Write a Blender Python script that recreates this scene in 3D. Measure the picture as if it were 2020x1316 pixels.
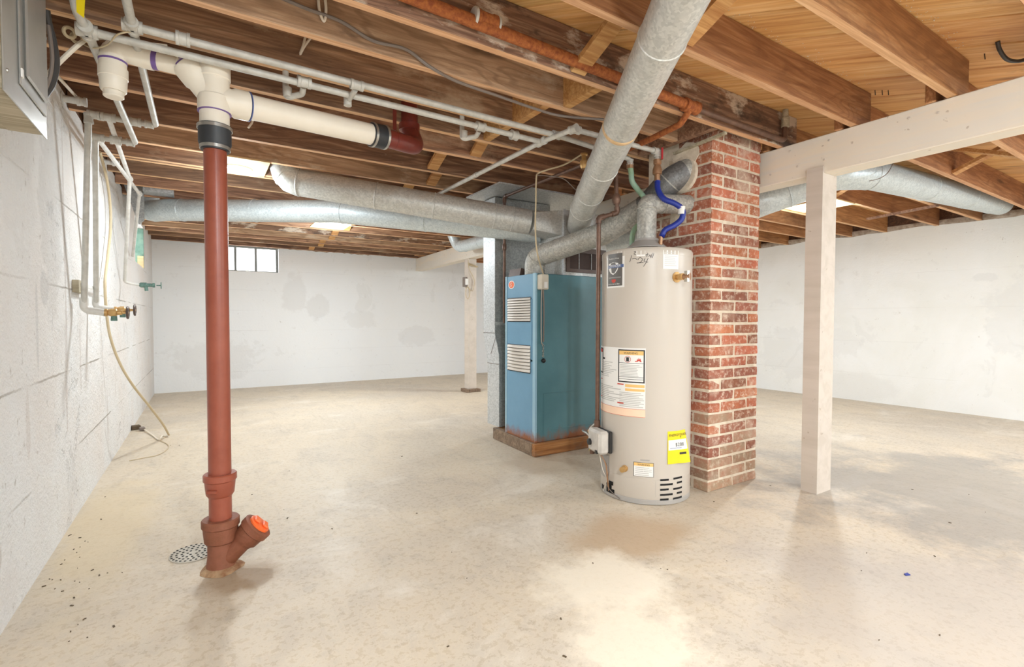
import bpy, bmesh, math, random
from mathutils import Vector, Matrix
random.seed(7)
S = bpy.context.scene
for o in list(bpy.data.objects): bpy.data.objects.remove(o)
COL = S.collection

# ---------------------------------------------------------------- camera
W_, H_, F_ = 2020.0, 1316.0, 971.0
YAW, PITCH, ROLL = math.radians(32.19), math.radians(-1.62), math.radians(.113)
CAM = Vector((0, 0, 1.05))
_f = Vector((math.sin(YAW)*math.cos(PITCH), math.cos(YAW)*math.cos(PITCH), math.sin(PITCH)))
_r = Vector((math.cos(YAW), -math.sin(YAW), 0)); _u = _r.cross(_f)
_c, _s = math.cos(ROLL), math.sin(ROLL)
RGT, UPV, FWD = _c*_r + _s*_u, -_s*_r + _c*_u, _f
cam_d = bpy.data.cameras.new('camera'); cam = bpy.data.objects.new('camera', cam_d); COL.objects.link(cam)
cam_d.sensor_width = 36; cam_d.lens = F_/W_*36; cam_d.clip_start = .02; cam_d.clip_end = 200
cam.matrix_world = Matrix(((RGT.x, UPV.x, -FWD.x, CAM.x), (RGT.y, UPV.y, -FWD.y, CAM.y), (RGT.z, UPV.z, -FWD.z, CAM.z), (0, 0, 0, 1)))
S.camera = cam

# ---------------------------------------------------------------- world and exposure
S.view_settings.view_transform = 'Standard'; S.view_settings.look = 'None'
S.view_settings.exposure = 1.0; S.view_settings.gamma = 1; S.view_settings.use_curve_mapping = False
w = bpy.data.worlds.new('world'); S.world = w; w.use_nodes = True
bg = w.node_tree.nodes['Background']; bg.inputs[0].default_value = (.97, .98, 1.0, 1); bg.inputs[1].default_value = 3.0

LAMP_W = 30.0      # watts of each ceiling lamp
LAMP_C = (.84, .94, 1.0)

# ---------------------------------------------------------------- pixel helpers (a pixel gives a direction, a plane gives the distance)
def ray(x, y): return RGT*((x-1010)/F_) + UPV*((658-y)/F_) + FWD
def at(x, y, ax, v):
    i = 'xyz'.index(ax); d = ray(x, y); return CAM + d*((v-CAM[i])/d[i])
def pr(P):
    v = Vector(P)-CAM; return 1010+F_*v.dot(RGT)/v.dot(FWD), 658-F_*v.dot(UPV)/v.dot(FWD)
def zat(X, Y, py):
    lo, hi = -3, 5
    for _ in range(40):
        m = (lo+hi)/2
        if pr((X, Y, m))[1] > py: lo = m
        else: hi = m
    return lo

# ---------------------------------------------------------------- mesh helpers
def V(*a): return Vector(a[0] if len(a) == 1 else a)
class MB:
    def __init__(s): s.v = []; s.f = []
    def add(s, vs, fs):
        n = len(s.v); s.v += [Vector(p) for p in vs]; s.f += [tuple(i+n for i in f) for f in fs]; return s
    def box(s, x0, x1, y0, y1, z0, z1):
        return s.add([(x0,y0,z0),(x1,y0,z0),(x1,y1,z0),(x0,y1,z0),(x0,y0,z1),(x1,y0,z1),(x1,y1,z1),(x0,y1,z1)],
                     [(0,3,2,1),(4,5,6,7),(0,1,5,4),(1,2,6,5),(2,3,7,6),(3,0,4,7)])
    def obox(s, c, ax, ay, az, hx, hy, hz):
        c = V(c); ax, ay, az = [V(q).normalized() for q in (ax, ay, az)]
        vs = [c+ax*(hx*i)+ay*(hy*j)+az*(hz*k) for k in (-1,1) for i,j in ((-1,-1),(1,-1),(1,1),(-1,1))]
        return s.add(vs, [(0,3,2,1),(4,5,6,7),(0,1,5,4),(1,2,6,5),(2,3,7,6),(3,0,4,7)])
    def prism(s, poly, d):
        n = len(poly); P = [V(p) for p in poly]; d = V(d)
        return s.add(P+[p+d for p in P], [tuple(range(n))[::-1], tuple(range(n, 2*n))]+[(i,(i+1)%n,n+(i+1)%n,n+i) for i in range(n)])
    def rings(s, rs, cap=True, closed=False):
        m = len(rs[0]); n0 = len(s.v)
        for r in rs: s.v += [Vector(p) for p in r]
        k = len(rs)
        for i in range(k if closed else k-1):
            a, b = n0+i*m, n0+((i+1)%k)*m
            for j in range(m): s.f.append((a+j, a+(j+1)%m, b+(j+1)%m, b+j))
        if cap and not closed:
            s.f.append(tuple(n0+j for j in range(m))[::-1]); s.f.append(tuple(n0+(k-1)*m+j for j in range(m)))
        return s
    def tube(s, pts, r, seg=12, fil=0, fn=5, cap=True):
        pts = [V(p) for p in pts]
        if fil: pts = fillet(pts, fil, fn)
        rr = r if isinstance(r, (list, tuple)) else [r]*len(pts)
        t = []
        for i in range(len(pts)):
            a = pts[max(i-1, 0)]; b = pts[min(i+1, len(pts)-1)]
            if 0 < i < len(pts)-1: d = (pts[i]-a).normalized()+(b-pts[i]).normalized()
            else: d = b-a
            t.append(d.normalized() if d.length > 1e-9 else V(0,0,1))
        n = t[0].cross(V(0,0,1))
        if n.length < .2: n = t[0].cross(V(1,0,0))
        n.normalize(); rs = []
        for i, p in enumerate(pts):
            n = (n - t[i]*n.dot(t[i])).normalized(); b = t[i].cross(n)
            k = 1.0
            if 0 < i < len(pts)-1:
                c = (pts[i]-pts[i-1]).normalized().dot(t[i]); k = 1/max(c, .6)
            rs.append([p+(n*math.cos(q)+b*math.sin(q))*rr[i]*(1 if k < 1.01 else 1.0) for q in [2*math.pi*j/seg for j in range(seg)]])
        return s.rings(rs, cap)
    def lathe(s, p, d, prof, seg=20, cap=True):
        p = V(p); d = V(d).normalized(); n = d.cross(V(0,0,1))
        if n.length < .2: n = d.cross(V(1,0,0))
        n.normalize(); b = d.cross(n)
        return s.rings([[p+d*h+(n*math.cos(q)+b*math.sin(q))*max(r, 1e-4) for q in [2*math.pi*j/seg for j in range(seg)]] for h, r in prof], cap)
    def sphere(s, c, r, n=8):
        return s.lathe(V(c)-V(0,0,r), (0,0,1), [(r-r*math.cos(math.pi*i/n), r*math.sin(math.pi*i/n)) for i in range(n+1)], n*2)
    def torus(s, c, ax, R, r, n=20, m=8):
        c = V(c); ax = V(ax).normalized(); u = ax.cross(V(0,0,1))
        if u.length < .2: u = ax.cross(V(1,0,0))
        u.normalize(); b = ax.cross(u); rs = []
        for i in range(n):
            q = 2*math.pi*i/n; e = u*math.cos(q)+b*math.sin(q)
            rs.append([c+e*(R+r*math.cos(k))+ax*(r*math.sin(k)) for k in [2*math.pi*j/m for j in range(m)]])
        return s.rings(rs, closed=True)
def fillet(P, r, n):
    out = [P[0]]
    for i in range(1, len(P)-1):
        a = P[i-1]-P[i]; b = P[i+1]-P[i]
        la, lb = a.length, b.length; a = a/la; b = b/lb
        ang = a.angle(b)
        if ang > 3.05: out.append(P[i]); continue
        t = min(r/math.tan(ang/2), la*.48, lb*.48); rr = t*math.tan(ang/2)
        bis = (a+b).normalized(); c = P[i]+bis*(rr/math.sin(ang/2))
        p0 = P[i]+a*t-c; p1 = P[i]+b*t-c; tot = p0.angle(p1); axs = p0.cross(p1).normalized()
        for k in range(n+1): out.append(c+Matrix.Rotation(tot*k/n, 3, axs) @ p0)
    out.append(P[-1]); return out
def smoothpts(P, n=6):
    P = [V(p) for p in P]; out = []
    for i in range(len(P)-1):
        p0 = P[max(i-1,0)]; p1 = P[i]; p2 = P[i+1]; p3 = P[min(i+2,len(P)-1)]
        for k in range(n):
            t = k/n
            out.append(.5*((2*p1)+(p2-p0)*t+(2*p0-5*p1+4*p2-p3)*t*t+(3*p1-p0-3*p2+p3)*t**3))
    out.append(P[-1]); return out

MATS = {}
def mesh_of(name, mb, m, org, ang=35, bevel=0):
    me = bpy.data.meshes.new(name); me.from_pydata([tuple(p-org) for p in mb.v], [], mb.f)
    bm = bmesh.new(); bm.from_mesh(me)
    if bevel:
        ed = [e for e in bm.edges if len(e.link_faces) == 2 and e.calc_face_angle(0) > .6]
        bmesh.ops.bevel(bm, geom=ed, offset=bevel, segments=1, affect='EDGES', clamp_overlap=True)
    bmesh.ops.recalc_face_normals(bm, faces=bm.faces); bm.to_mesh(me); bm.free()
    me.shade_smooth(); me.set_sharp_from_angle(angle=math.radians(ang))
    me.materials.append(m); return me
def base_of(mb):
    xs = [p.x for p in mb.v]; ys = [p.y for p in mb.v]; zs = [p.z for p in mb.v]
    return V((min(xs)+max(xs))/2, (min(ys)+max(ys))/2, min(zs))
def tag(o, label=None, cat=None, group=None, kind=None):
    if label: o['label'] = label
    if cat: o['category'] = cat
    if group: o['group'] = group
    if kind: o['kind'] = kind
    return o
def worldloc(o):
    p = V(0,0,0)
    while o: p += o.location; o = o.parent
    return p
def part(name, mb, m, parent=None, label=None, bevel=0, ang=35, own=False, kind=None):
    """one mesh object; vertices are given in world space"""
    org = base_of(mb) if (parent is None or own) else worldloc(parent)
    me = mesh_of(name, mb, m, org, ang, bevel)
    o = bpy.data.objects.new(name, me); COL.objects.link(o)
    if parent is None: o.location = org
    else:
        o.parent = parent; o.location = org-worldloc(parent)
    if label: o['label'] = label
    if kind: o['kind'] = kind
    return o
def thing(name, label, cat, loc, group=None):
    o = bpy.data.objects.new(name, None); COL.objects.link(o); o.location = V(loc); o.empty_display_size = .05
    return tag(o, label, cat, group)
def struct(name, mb, m, parent=None, **k):
    o = part(name, mb, m, parent, **k)
    if parent is None: o['kind'] = 'structure'
    return o
def dup(o, parent, loc, rot=0):
    c = o.copy(); COL.objects.link(c); c.parent = parent; c.location = loc; c.rotation_euler = (0, 0, rot); return c

# ---------------------------------------------------------------- materials
def lin(r, g, b): return tuple(((c/255)/12.92 if c/255 <= .04045 else ((c/255+.055)/1.055)**2.4) for c in (r, g, b))+(1,)
class NT:
    def __init__(s, name):
        s.m = bpy.data.materials.new(name); s.m.use_nodes = True; s.t = s.m.node_tree; s.b = s.t.nodes['Principled BSDF']
    def n(s, typ, **k):
        q = s.t.nodes.new(typ)
        for a, v in k.items(): setattr(q, a, v)
        return q
    def l(s, a, b): s.t.links.new(a, b)
    def coord(s, scale=(1,1,1), rnd=0, world=False, rot=(0,0,0)):
        if world: src = s.n('ShaderNodeNewGeometry').outputs['Position']
        else: src = s.n('ShaderNodeTexCoord').outputs['Object']
        mp = s.n('ShaderNodeMapping'); mp.inputs['Scale'].default_value = scale; mp.inputs['Rotation'].default_value = rot
        s.l(src, mp.inputs['Vector'])
        if rnd:
            oi = s.n('ShaderNodeObjectInfo'); mu = s.n('ShaderNodeMath', operation='MULTIPLY'); mu.inputs[1].default_value = rnd
            s.l(oi.outputs['Random'], mu.inputs[0]); s.l(mu.outputs[0], mp.inputs['Location'])
        return mp.outputs[0]
    def noise(s, co, scale, detail=4, rough=.55, dist=0):
        q = s.n('ShaderNodeTexNoise'); q.inputs['Scale'].default_value = scale; q.inputs['Detail'].default_value = detail
        q.inputs['Roughness'].default_value = rough; q.inputs['Distortion'].default_value = dist; s.l(co, q.inputs['Vector']); return q.outputs['Fac']
    def ramp(s, fac, stops):
        q = s.n('ShaderNodeValToRGB'); e = q.color_ramp.elements
        while len(e) < len(stops): e.new(.5)
        for el, (p, c) in zip(e, stops):
            el.position = p; el.color = c if len(c) == 4 else (*c, 1)
        s.l(fac, q.inputs[0]); return q.outputs[0]
    def mask(s, fac, a, b):
        return s.ramp(fac, [(a, (0,0,0,1)), (b, (1,1,1,1))])
    def mix(s, fac, a, b, typ='MIX'):
        q = s.n('ShaderNodeMix', data_type='RGBA', blend_type=typ)
        for v, i in ((fac, 0), (a, 6), (b, 7)):
            if isinstance(v, (int, float)): q.inputs[i].default_value = v
            elif isinstance(v, tuple): q.inputs[i].default_value = v
            else: s.l(v, q.inputs[i])
        return q.outputs[2]
    def math(s, op, a, b=0):
        q = s.n('ShaderNodeMath', operation=op)
        for i, v in enumerate((a, b)):
            if isinstance(v, (int, float)): q.inputs[i].default_value = v
            else: s.l(v, q.inputs[i])
        return q.outputs[0]
    def bump(s, h, strength=.3, dist=.01, prev=None):
        q = s.n('ShaderNodeBump'); q.inputs['Strength'].default_value = strength; q.inputs['Distance'].default_value = dist
        s.l(h, q.inputs['Height'])
        if prev is not None: s.l(prev, q.inputs['Normal'])
        s.l(q.outputs[0], s.b.inputs['Normal']); return q.outputs[0]
    def done(s, col, rough=.7, metal=0):
        for v, i in ((col, 'Base Color'), (rough, 'Roughness'), (metal, 'Metallic')):
            if isinstance(v, (int, float, tuple)): s.b.inputs[i].default_value = v
            else: s.l(v, s.b.inputs[i])
        return s.m
def rnd_val(t, col, amt, hue=0):
    oi = t.n('ShaderNodeObjectInfo'); h = t.n('ShaderNodeHueSaturation')
    mr = t.n('ShaderNodeMapRange'); mr.inputs['To Min'].default_value = 1-amt; mr.inputs['To Max'].default_value = 1+amt
    t.l(oi.outputs['Random'], mr.inputs['Value']); t.l(mr.outputs[0], h.inputs['Value'])
    if hue:
        m2 = t.n('ShaderNodeMath', operation='MULTIPLY'); m2.inputs[1].default_value = 7.31
        m3 = t.n('ShaderNodeMath', operation='FRACT'); t.l(oi.outputs['Random'], m2.inputs[0]); t.l(m2.outputs[0], m3.inputs[0])
        m4 = t.n('ShaderNodeMapRange'); m4.inputs['To Min'].default_value = .5-hue; m4.inputs['To Max'].default_value = .5+hue
        t.l(m3.outputs[0], m4.inputs['Value']); t.l(m4.outputs[0], h.inputs['Hue'])
    t.l(col, h.inputs['Color']); return h.outputs[0]
def plain(name, c, rough=.5, metal=0, c2=None, sc=8, bump=0, bs=80, emit=0):
    t = NT(name); col = c
    if c2:
        co = t.coord(); col = t.mix(t.mask(t.noise(co, sc, 5, .6), .35, .68), c, c2)
        if bump: t.bump(t.noise(co, bs, 3), bump, .004)
    if emit:
        t.b.inputs['Emission Color'].default_value = c; t.b.inputs['Emission Strength'].default_value = emit
    return t.done(col, rough, metal)
def wood(name, dark, mid, light, grain=1.0, amt=.2, stain=None, stain_th=(.55, .7), rough=.75, axis='x', hue=.005, warp=2.0, knots=True, ringamt=.5):
    t = NT(name)
    sc = {'x': (.7, 11, 11), 'y': (11, .7, 11), 'z': (11, 11, .7)}[axis]
    co = t.coord(sc, rnd=37.0)
    f = t.noise(co, 1.6*grain, 6, .62, warp)
    col = t.ramp(f, [(.25, dark), (.5, mid), (.72, light)])
    ring = t.noise(t.coord(tuple(q*(.42 if q > 1 else .8) for q in sc), rnd=23.0), .9, 3, .5, .6)
    wav = t.math('SINE', t.math('MULTIPLY', ring, 95.0*grain))
    rw = t.math('MULTIPLY', t.mask(wav, .25, .95), ringamt)
    col = t.mix(rw, col, dark)
    fine = t.noise(t.coord(tuple(q*(5 if q > 1 else 1.6) for q in sc), rnd=11), 2.2, 3, .6)
    col = t.mix(t.math('MULTIPLY', t.mask(fine, .45, .72), .5), col, dark)
    c2 = t.coord((1, 1, 1), rnd=53.0)
    if knots:
        kn = t.n('ShaderNodeTexVoronoi'); kn.inputs['Scale'].default_value = 1.0
        t.l(t.coord(tuple((1.2 if q < 1 else 6.0) for q in sc), rnd=91.0), kn.inputs['Vector'])
        km = t.ramp(kn.outputs['Distance'], [(.05, (1,1,1,1)), (.16, (0,0,0,1))])
        col = t.mix(t.math('MULTIPLY', km, .75), col, tuple(q*.45 for q in dark[:3])+(1,))
    if stain:
        for i, (scol, a, b, s2) in enumerate(stain):
            m = t.noise(t.coord((1, 2.2, 2.2) if axis == 'x' else (2.2, 1, 2.2), rnd=17.0+9*i), s2, 7, .68)
            col = t.mix(t.math('MULTIPLY', t.mask(m, a, b), .8), col, scol)
    col = rnd_val(t, col, amt, hue)
    t.bump(f, .25, .004)
    return t.done(col, rough)
M = {}
M['joist'] = wood('joist_wood', lin(100,72,55), lin(152,114,88), lin(192,156,126), 1.0, .30,
                  [(lin(196,172,146), .57, .72, 2.1), (lin(74,54,42), .61, .72, 2.7)])
M['joist_new'] = wood('fresh_joist_wood', lin(128,82,50), lin(172,120,76), lin(200,152,106), .9, .12, [(lin(104,70,46), .52, .70, 1.3), (lin(186,160,136), .66, .76, 3.0)], ringamt=.4)
M['joist_lit_edge'] = wood('lit_joist_edge_wood', lin(186,134,94), lin(226,180,136), lin(240,204,164), .9, .08, [(lin(150,112,84), .62, .75, 2.4)], ringamt=.2)  # pale sawn undersides, with floor bounce painted into the colour
M['bridging'] = wood('bridging_wood', lin(168,112,62), lin(206,156,98), lin(224,180,126), 1.2, .10, None, axis='x', knots=False)
M['subfloor'] = wood('subfloor_pine', lin(190,128,72), lin(228,178,112), lin(240,204,148), .7, .10, [(lin(140,88,50), .62, .76, 1.2)], axis='x', rough=.6, ringamt=.14)
M['plywood'] = wood('plywood', lin(206,172,124), lin(224,194,150), lin(236,212,174), .8, .05, None, knots=False)
M['gray_wood'] = wood('weathered_board', lin(150,136,112), lin(182,170,146), lin(206,196,174), .9, .05, None, knots=False)
M['base_wood'] = wood('base_plank_wood', lin(128,78,42), lin(168,112,64), lin(190,138,88), 1.0, .1, [(lin(120,104,88), .5, .66, 3.0)])
M['joist_pale'] = wood('weathered_joist_wood', lin(132,102,76), lin(182,148,116), lin(212,182,150), 1.0, .06, [(lin(214,196,172), .55, .70, 2.4), (lin(96,74,58), .62, .74, 2.9)])
M['joist_mottled'] = wood('mottled_joist_wood', lin(92,66,50), lin(140,104,80), lin(182,148,120), 1.0, .05, [(lin(214,198,178), .52, .60, 3.4), (lin(60,48,40), .54, .64, 2.9)])
M['gray_plank'] = wood('grey_plank_wood', lin(104,84,68), lin(138,116,96), lin(164,142,120), 1.0, .1, None)
M['rim'] = wood('rim_wood', lin(58,38,26), lin(92,60,40), lin(120,84,60), 1.0, .12, [(lin(150,128,108), .6, .74, 3.0)])

def painted_beam(name, c, c2):
    t = NT(name); co = t.coord((6, .6, 6), rnd=3)
    f = t.noise(co, 2.2, 5, .6, .6)
    col = t.mix(t.mask(f, .42, .66), c, c2)
    sp = t.noise(t.coord(), 26, 2)
    col = t.mix(t.math('MULTIPLY', t.mask(sp, .70, .74), .5), col, lin(150,128,104))
    t.bump(f, .15, .003); return t.done(col, .62)
M['beam'] = painted_beam('painted_beam', lin(232,225,214), lin(238,226,208))
M['post'] = painted_beam('painted_post', lin(210,199,188), lin(200,189,177))

def concrete():
    t = NT('concrete_floor'); co = t.coord(world=True)
    big = t.noise(co, .38, 5, .6, .6); med = t.noise(co, 1.15, 7, .66, .8); fin = t.noise(co, 7, 6, .65)
    col = t.ramp(big, [(.30, lin(174,165,153)), (.5, lin(196,180,156)), (.66, lin(203,187,161))])
    col = t.mix(t.math('MULTIPLY', t.mask(med, .50, .63), .75), col, lin(180,166,147))
    med2 = t.noise(t.coord((1, 1.7, 1), world=True, rot=(0, 0, .6)), .85, 8, .7, 1.2)
    col = t.mix(t.math('MULTIPLY', t.mask(med2, .54, .68), .75), col, lin(216,207,193))
    st = t.noise(t.coord((1.6, .7, 1), world=True, rot=(0, 0, .5)), 3.2, 8, .72, .8)
    col = t.mix(t.math('MULTIPLY', t.mask(st, .50, .70), .55), col, lin(160,148,134))
    col = t.mix(t.math('MULTIPLY', t.mask(fin, .56, .70), .40), col, lin(150,137,121))
    grit = t.noise(co, 38, 6, .75)
    col = t.mix(t.math('MULTIPLY', t.mask(grit, .52, .70), .35), col, lin(160,147,131))
    col = t.mix(t.math('MULTIPLY', t.mask(grit, .46, .30), .25), col, lin(232,224,212))
    # grey damp-looking area on the right of the room, tan by the heater, rust by the stack (stains with shapes of their own)
    pos = t.n('ShaderNodeNewGeometry').outputs['Position']
    def spot(c, rad, colr, amt, nz=.6, stretch=(1, 1)):
        nonlocal col
        sub = t.n('ShaderNodeVectorMath', operation='SUBTRACT'); t.l(pos, sub.inputs[0]); sub.inputs[1].default_value = (c[0], c[1], 0)
        ml = t.n('ShaderNodeVectorMath', operation='MULTIPLY'); t.l(sub.outputs[0], ml.inputs[0]); ml.inputs[1].default_value = (stretch[0]/rad, stretch[1]/rad, 0)
        ln = t.n('ShaderNodeVectorMath', operation='LENGTH'); t.l(ml.outputs[0], ln.inputs[0])
        d = t.math('ADD', ln.outputs['Value'], t.math('MULTIPLY', t.math('SUBTRACT', t.noise(co, 2.3/rad**.5, 7, .7), .5), nz*2))
        col = t.mix(t.math('MULTIPLY', t.ramp(d, [(.55, (1,1,1,1)), (1.0, (0,0,0,1))]), amt), col, colr)
    spot((3.9, 1.0), 1.25, lin(140,138,136), .6, 1.3)
    spot((2.2, .55), .8, lin(176,168,162), .5, .8)
    spot((1.75, 1.70), .42, lin(184,158,128), .75, .6, (1, 1.5))
    spot((1.35, 1.45), .30, lin(236,226,208), .7, .9)
    spot((1.2, 1.15), .28, lin(236,224,204), .7, .9)
    spot((.12, 2.26), .17, lin(160,136,108), .7, .5)
    spot((2.1, 2.9), .35, lin(176,158,136), .6, .7)
    spot((-.42, 3.2), .5, lin(210,190,154), .5, .6, (2.2, .5))
    t.bump(t.math('ADD', t.math('MULTIPLY', med, 1.0), t.math('MULTIPLY', fin, .25)), .22, .02)
    rg = t.n('ShaderNodeMapRange'); rg.inputs['To Min'].default_value = .38; rg.inputs['To Max'].default_value = .66; t.l(st, rg.inputs['Value'])
    t.b.inputs['Specular IOR Level'].default_value = .45
    return t.done(col, rg.outputs[0])
M['floor'] = concrete()

def white_wall(name, warm, seams_axis, spots, seam=.30, stucco=.5):
    t = NT(name); co = t.coord(world=True)
    fine = t.noise(co, 55, 5, .7); mid = t.noise(co, 9, 6, .66); big = t.noise(co, 1.1, 5, .6, .5)
    col = t.mix(t.mask(big, .35, .7), warm, lin(240,240,239))
    col = t.mix(t.math('MULTIPLY', t.mask(mid, .62, .76), .35), col, lin(205,200,194))
    pits = t.noise(t.coord((1, 1, .8), world=True), 17, 8, .75)
    col = t.mix(t.math('MULTIPLY', t.mask(pits, .60 if stucco > .5 else .645, .68 if stucco > .5 else .70), .7), col, lin(172,160,148))
    peel = t.noise(co, 1.9, 7, .62, .9)
    pm = t.mask(peel, .615, .64)
    col = t.mix(t.math('MULTIPLY', pm, .16), col, lin(208,206,203))
    pos = t.n('ShaderNodeNewGeometry').outputs['Position']
    for c, rad, colr, amt, st, nz in spots:
        sub = t.n('ShaderNodeVectorMath', operation='SUBTRACT'); t.l(pos, sub.inputs[0]); sub.inputs[1].default_value = c
        ml = t.n('ShaderNodeVectorMath', operation='MULTIPLY'); t.l(sub.outputs[0], ml.inputs[0]); ml.inputs[1].default_value = tuple(q/rad for q in st)
        ln = t.n('ShaderNodeVectorMath', operation='LENGTH'); t.l(ml.outputs[0], ln.inputs[0])
        d = t.math('ADD', ln.outputs['Value'], t.math('MULTIPLY', t.math('SUBTRACT', t.noise(co, 5, 8, .72), .5), nz*3.6))
        col = t.mix(t.math('MULTIPLY', t.ramp(d, [(.80, (1,1,1,1)), (1.0, (0,0,0,1))]), amt*.42), col, colr)
    # faint horizontal form-board seams
    sep = t.n('ShaderNodeSeparateXYZ'); t.l(pos, sep.inputs[0])
    zz = t.math('ADD', sep.outputs[2], t.math('MULTIPLY', t.math('SUBTRACT', mid, .5), .015))
    fr = t.math('FRACT', t.math('DIVIDE', t.math('ADD', zz, .06), seam))
    ln_ = t.ramp(fr, [(0, (1,1,1,1)), (.022, (0,0,0,1)), (1, (0,0,0,1))])
    brk = t.mask(t.noise(co, 1.6, 3), .42, .58)
    sm = t.math('MULTIPLY', ln_, brk)
    col = t.mix(t.math('MULTIPLY', sm, .05 if stucco > .5 else .22), col, lin(190,186,182))
    h = t.math('ADD', t.math('MULTIPLY', fine, .5), t.math('SUBTRACT', t.math('MULTIPLY', mid, .9), t.math('ADD', t.math('MULTIPLY', sm, .5), t.math('MULTIPLY', pm, .35))))
    t.bump(h, stucco, .012 if stucco < .5 else .03)
    return t.done(col, .8)
G1, G2, BR = lin(200,196,192), lin(190,188,186), lin(158,134,118)
M['wall_l'] = white_wall('white_stucco_left', lin(236,230,225), 'y', [
    ((-.58, 3.05, 1.53), .20, G1, .8, (1, 1, .42), .45), ((-.58, 2.90, 1.19), .075, G2, .9, (1, 1, .8), .5),
    ((-.58, 2.78, 1.02), .05, G2, .8, (1, 2.5, .25), .5), ((-.58, 3.30, 1.35), .03, BR, .75, (1, 1.5, .04), .5),
    ((-.58, 3.27, .75), .03, BR, .6, (1, 1.2, .09), .6), ((-.58, 2.55, 1.75), .28, lin(222,217,212), .7, (1, 1, .6), .6),
    ((-.58, 3.62, .82), .02, BR, .5, (1, 1, .10), .5), ((-.58, 2.62, .66), .06, lin(196,180,168), .6, (1, 2, .35), .6),
    ((-.58, 4.5, .33), .05, BR, .5, (1, 2, .25), .7), ((-.58, 4.9, .6), .05, lin(188,176,166), .5, (1, 2, .3), .8),
    ((-.58, 2.25, .25), .05, lin(150,132,112), .7, (1, 1, 1), .6)], .42, .9)
M['wall_b'] = white_wall('white_plaster_back', lin(238,239,240), 'x', [
    ((.15, 8.5, .45), .55, lin(216,214,212), .7, (1, 1, 1.6), .6), ((1.25, 8.5, 1.45), .2, lin(218,216,214), .8, (1, 1, .6), .5),
    ((1.6, 8.5, 1.25), .22, lin(216,214,212), .8, (1.2, 1, 1), .6), ((2.3, 8.5, 1.05), .3, lin(222,221,219), .7, (1, 1, 2), .6),
    ((3.3, 8.5, .75), .35, lin(220,218,216), .7, (1, 1, 1.6), .6)], .31, .3)
M['wall_r'] = white_wall('white_plaster_right', lin(232,231,226), 'y', [
    ((7.25, 1.55, 1.05), .33, lin(218,218,216), .9, (1, 1.2, .75), .5), ((7.25, 1.8, 1.52), .12, lin(214,214,212), .7, (1, 1, 2.2), .5),
    ((7.25, 3.1, .18), .45, lin(222,220,216), .9, (1, .8, 2.2), .25), ((7.25, 3.9, .55), .5, lin(216,215,213), .7, (1, 1, 1.3), .7),
    ((7.25, 3.3, .75), .3, lin(222,221,219), .7, (1, 1, 1.4), .7)], .42, .3)
M['wall_f'] = plain('white_plaster_front', lin(232,230,226), .8, 0, lin(240,240,239), 3)

def galv(name, c1, c2, rough=.45, metal=.75, dirt=None):
    t = NT(name); co = t.coord()
    v = t.n('ShaderNodeTexVoronoi'); v.inputs['Scale'].default_value = 95; t.l(t.coord((1,1,1)), v.inputs['Vector'])
    sep = t.n('ShaderNodeSeparateColor'); t.l(v.outputs['Color'], sep.inputs[0])
    col = t.mix(sep.outputs[0], c1, c2)
    if dirt:
        n = t.noise(co, 4.5, 6, .65); col = t.mix(t.math('MULTIPLY', t.mask(n, .5, .66), .35), col, dirt)
    n2 = t.noise(co, 30, 3); rr = t.n('ShaderNodeMapRange'); rr.inputs['To Min'].default_value = rough-.1; rr.inputs['To Max'].default_value = rough+.15; t.l(n2, rr.inputs['Value'])
    t.bump(n2, .06, .003)
    return t.done(col, rr.outputs[0], metal)
M['galv'] = galv('galvanized_duct', lin(188,189,186), lin(214,214,210), .42, .28, lin(178,172,162))
M['galv_blue'] = galv('galvanized_duct_blueish', lin(190,200,204), lin(216,224,226), .4, .28, lin(186,192,192))
M['galv_dark'] = galv('galvanized_plenum', lin(150,151,150), lin(182,183,181), .46, .25, lin(140,138,134))
M['galv_light'] = galv('galvanized_bright', lin(180,183,184), lin(212,214,215), .42, .25)
M['flue'] = galv('flue_pipe', lin(160,158,152), lin(196,194,186), .5, .25, lin(150,142,124))
M['pipe'] = plain('galvanized_pipe', lin(208,206,200), .5, .15, lin(186,182,174), 22, .2, 120)
M['pipe_white'] = plain('painted_pipe', lin(226,224,219), .5, .1, lin(204,200,194), 16, .15, 90)
M['iron'] = plain('cast_iron_red', lin(158,84,63), .34, 0, lin(142,70,50), 7, .12, 60)
M['iron_rust'] = plain('cast_iron_base', lin(140,84,62), .6, 0, lin(120,70,44), 14, .5, 60)
M['iron_dark'] = plain('cast_iron_maroon', lin(124,50,40), .35, 0, lin(104,44,36), 9, .12, 60)
M['pvc'] = plain('pvc', lin(246,238,224), .35, 0, lin(240,230,214), 5)
M['primer'] = plain('purple_primer', lin(120,92,158), .5)
M['primer_blue'] = plain('blue_primer', lin(82,100,158), .5)
M['rubber'] = plain('black_rubber', lin(48,50,54), .45)
M['steel'] = plain('stainless_clamp', lin(190,188,182), .3, .8)
M['orange'] = plain('orange_plastic', lin(244,112,52), .4)
M['rust'] = plain('rusty_pipe', lin(176,104,52), .85, 0, lin(132,66,34), 55, .8, 140)
M['brown_pipe'] = plain('black_iron_gas_pipe', lin(98,74,62), .45, .3, lin(122,92,76), 18, .15, 90)
M['brass'] = plain('brass', lin(214,176,118), .35, .6, lin(190,150,96), 30)
M['copper'] = plain('copper', lin(176,136,104), .4, .6)
M['verdigris'] = plain('green_valve', lin(104,136,126), .6, 0, lin(78,106,98), 40)
M['blue_hose'] = plain('blue_hose', lin(38,56,150), .4)
M['green_hose'] = plain('green_hose', lin(150,176,132), .5, 0, lin(150,182,170), 6)
M['tank'] = plain('heater_enamel', lin(199,190,179), .32)
M['tank_ring'] = plain('heater_base_ring', lin(170,165,160), .4)
M['ctrl'] = plain('control_plastic', lin(206,200,192), .45, 0, lin(186,180,172), 18)
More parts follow.
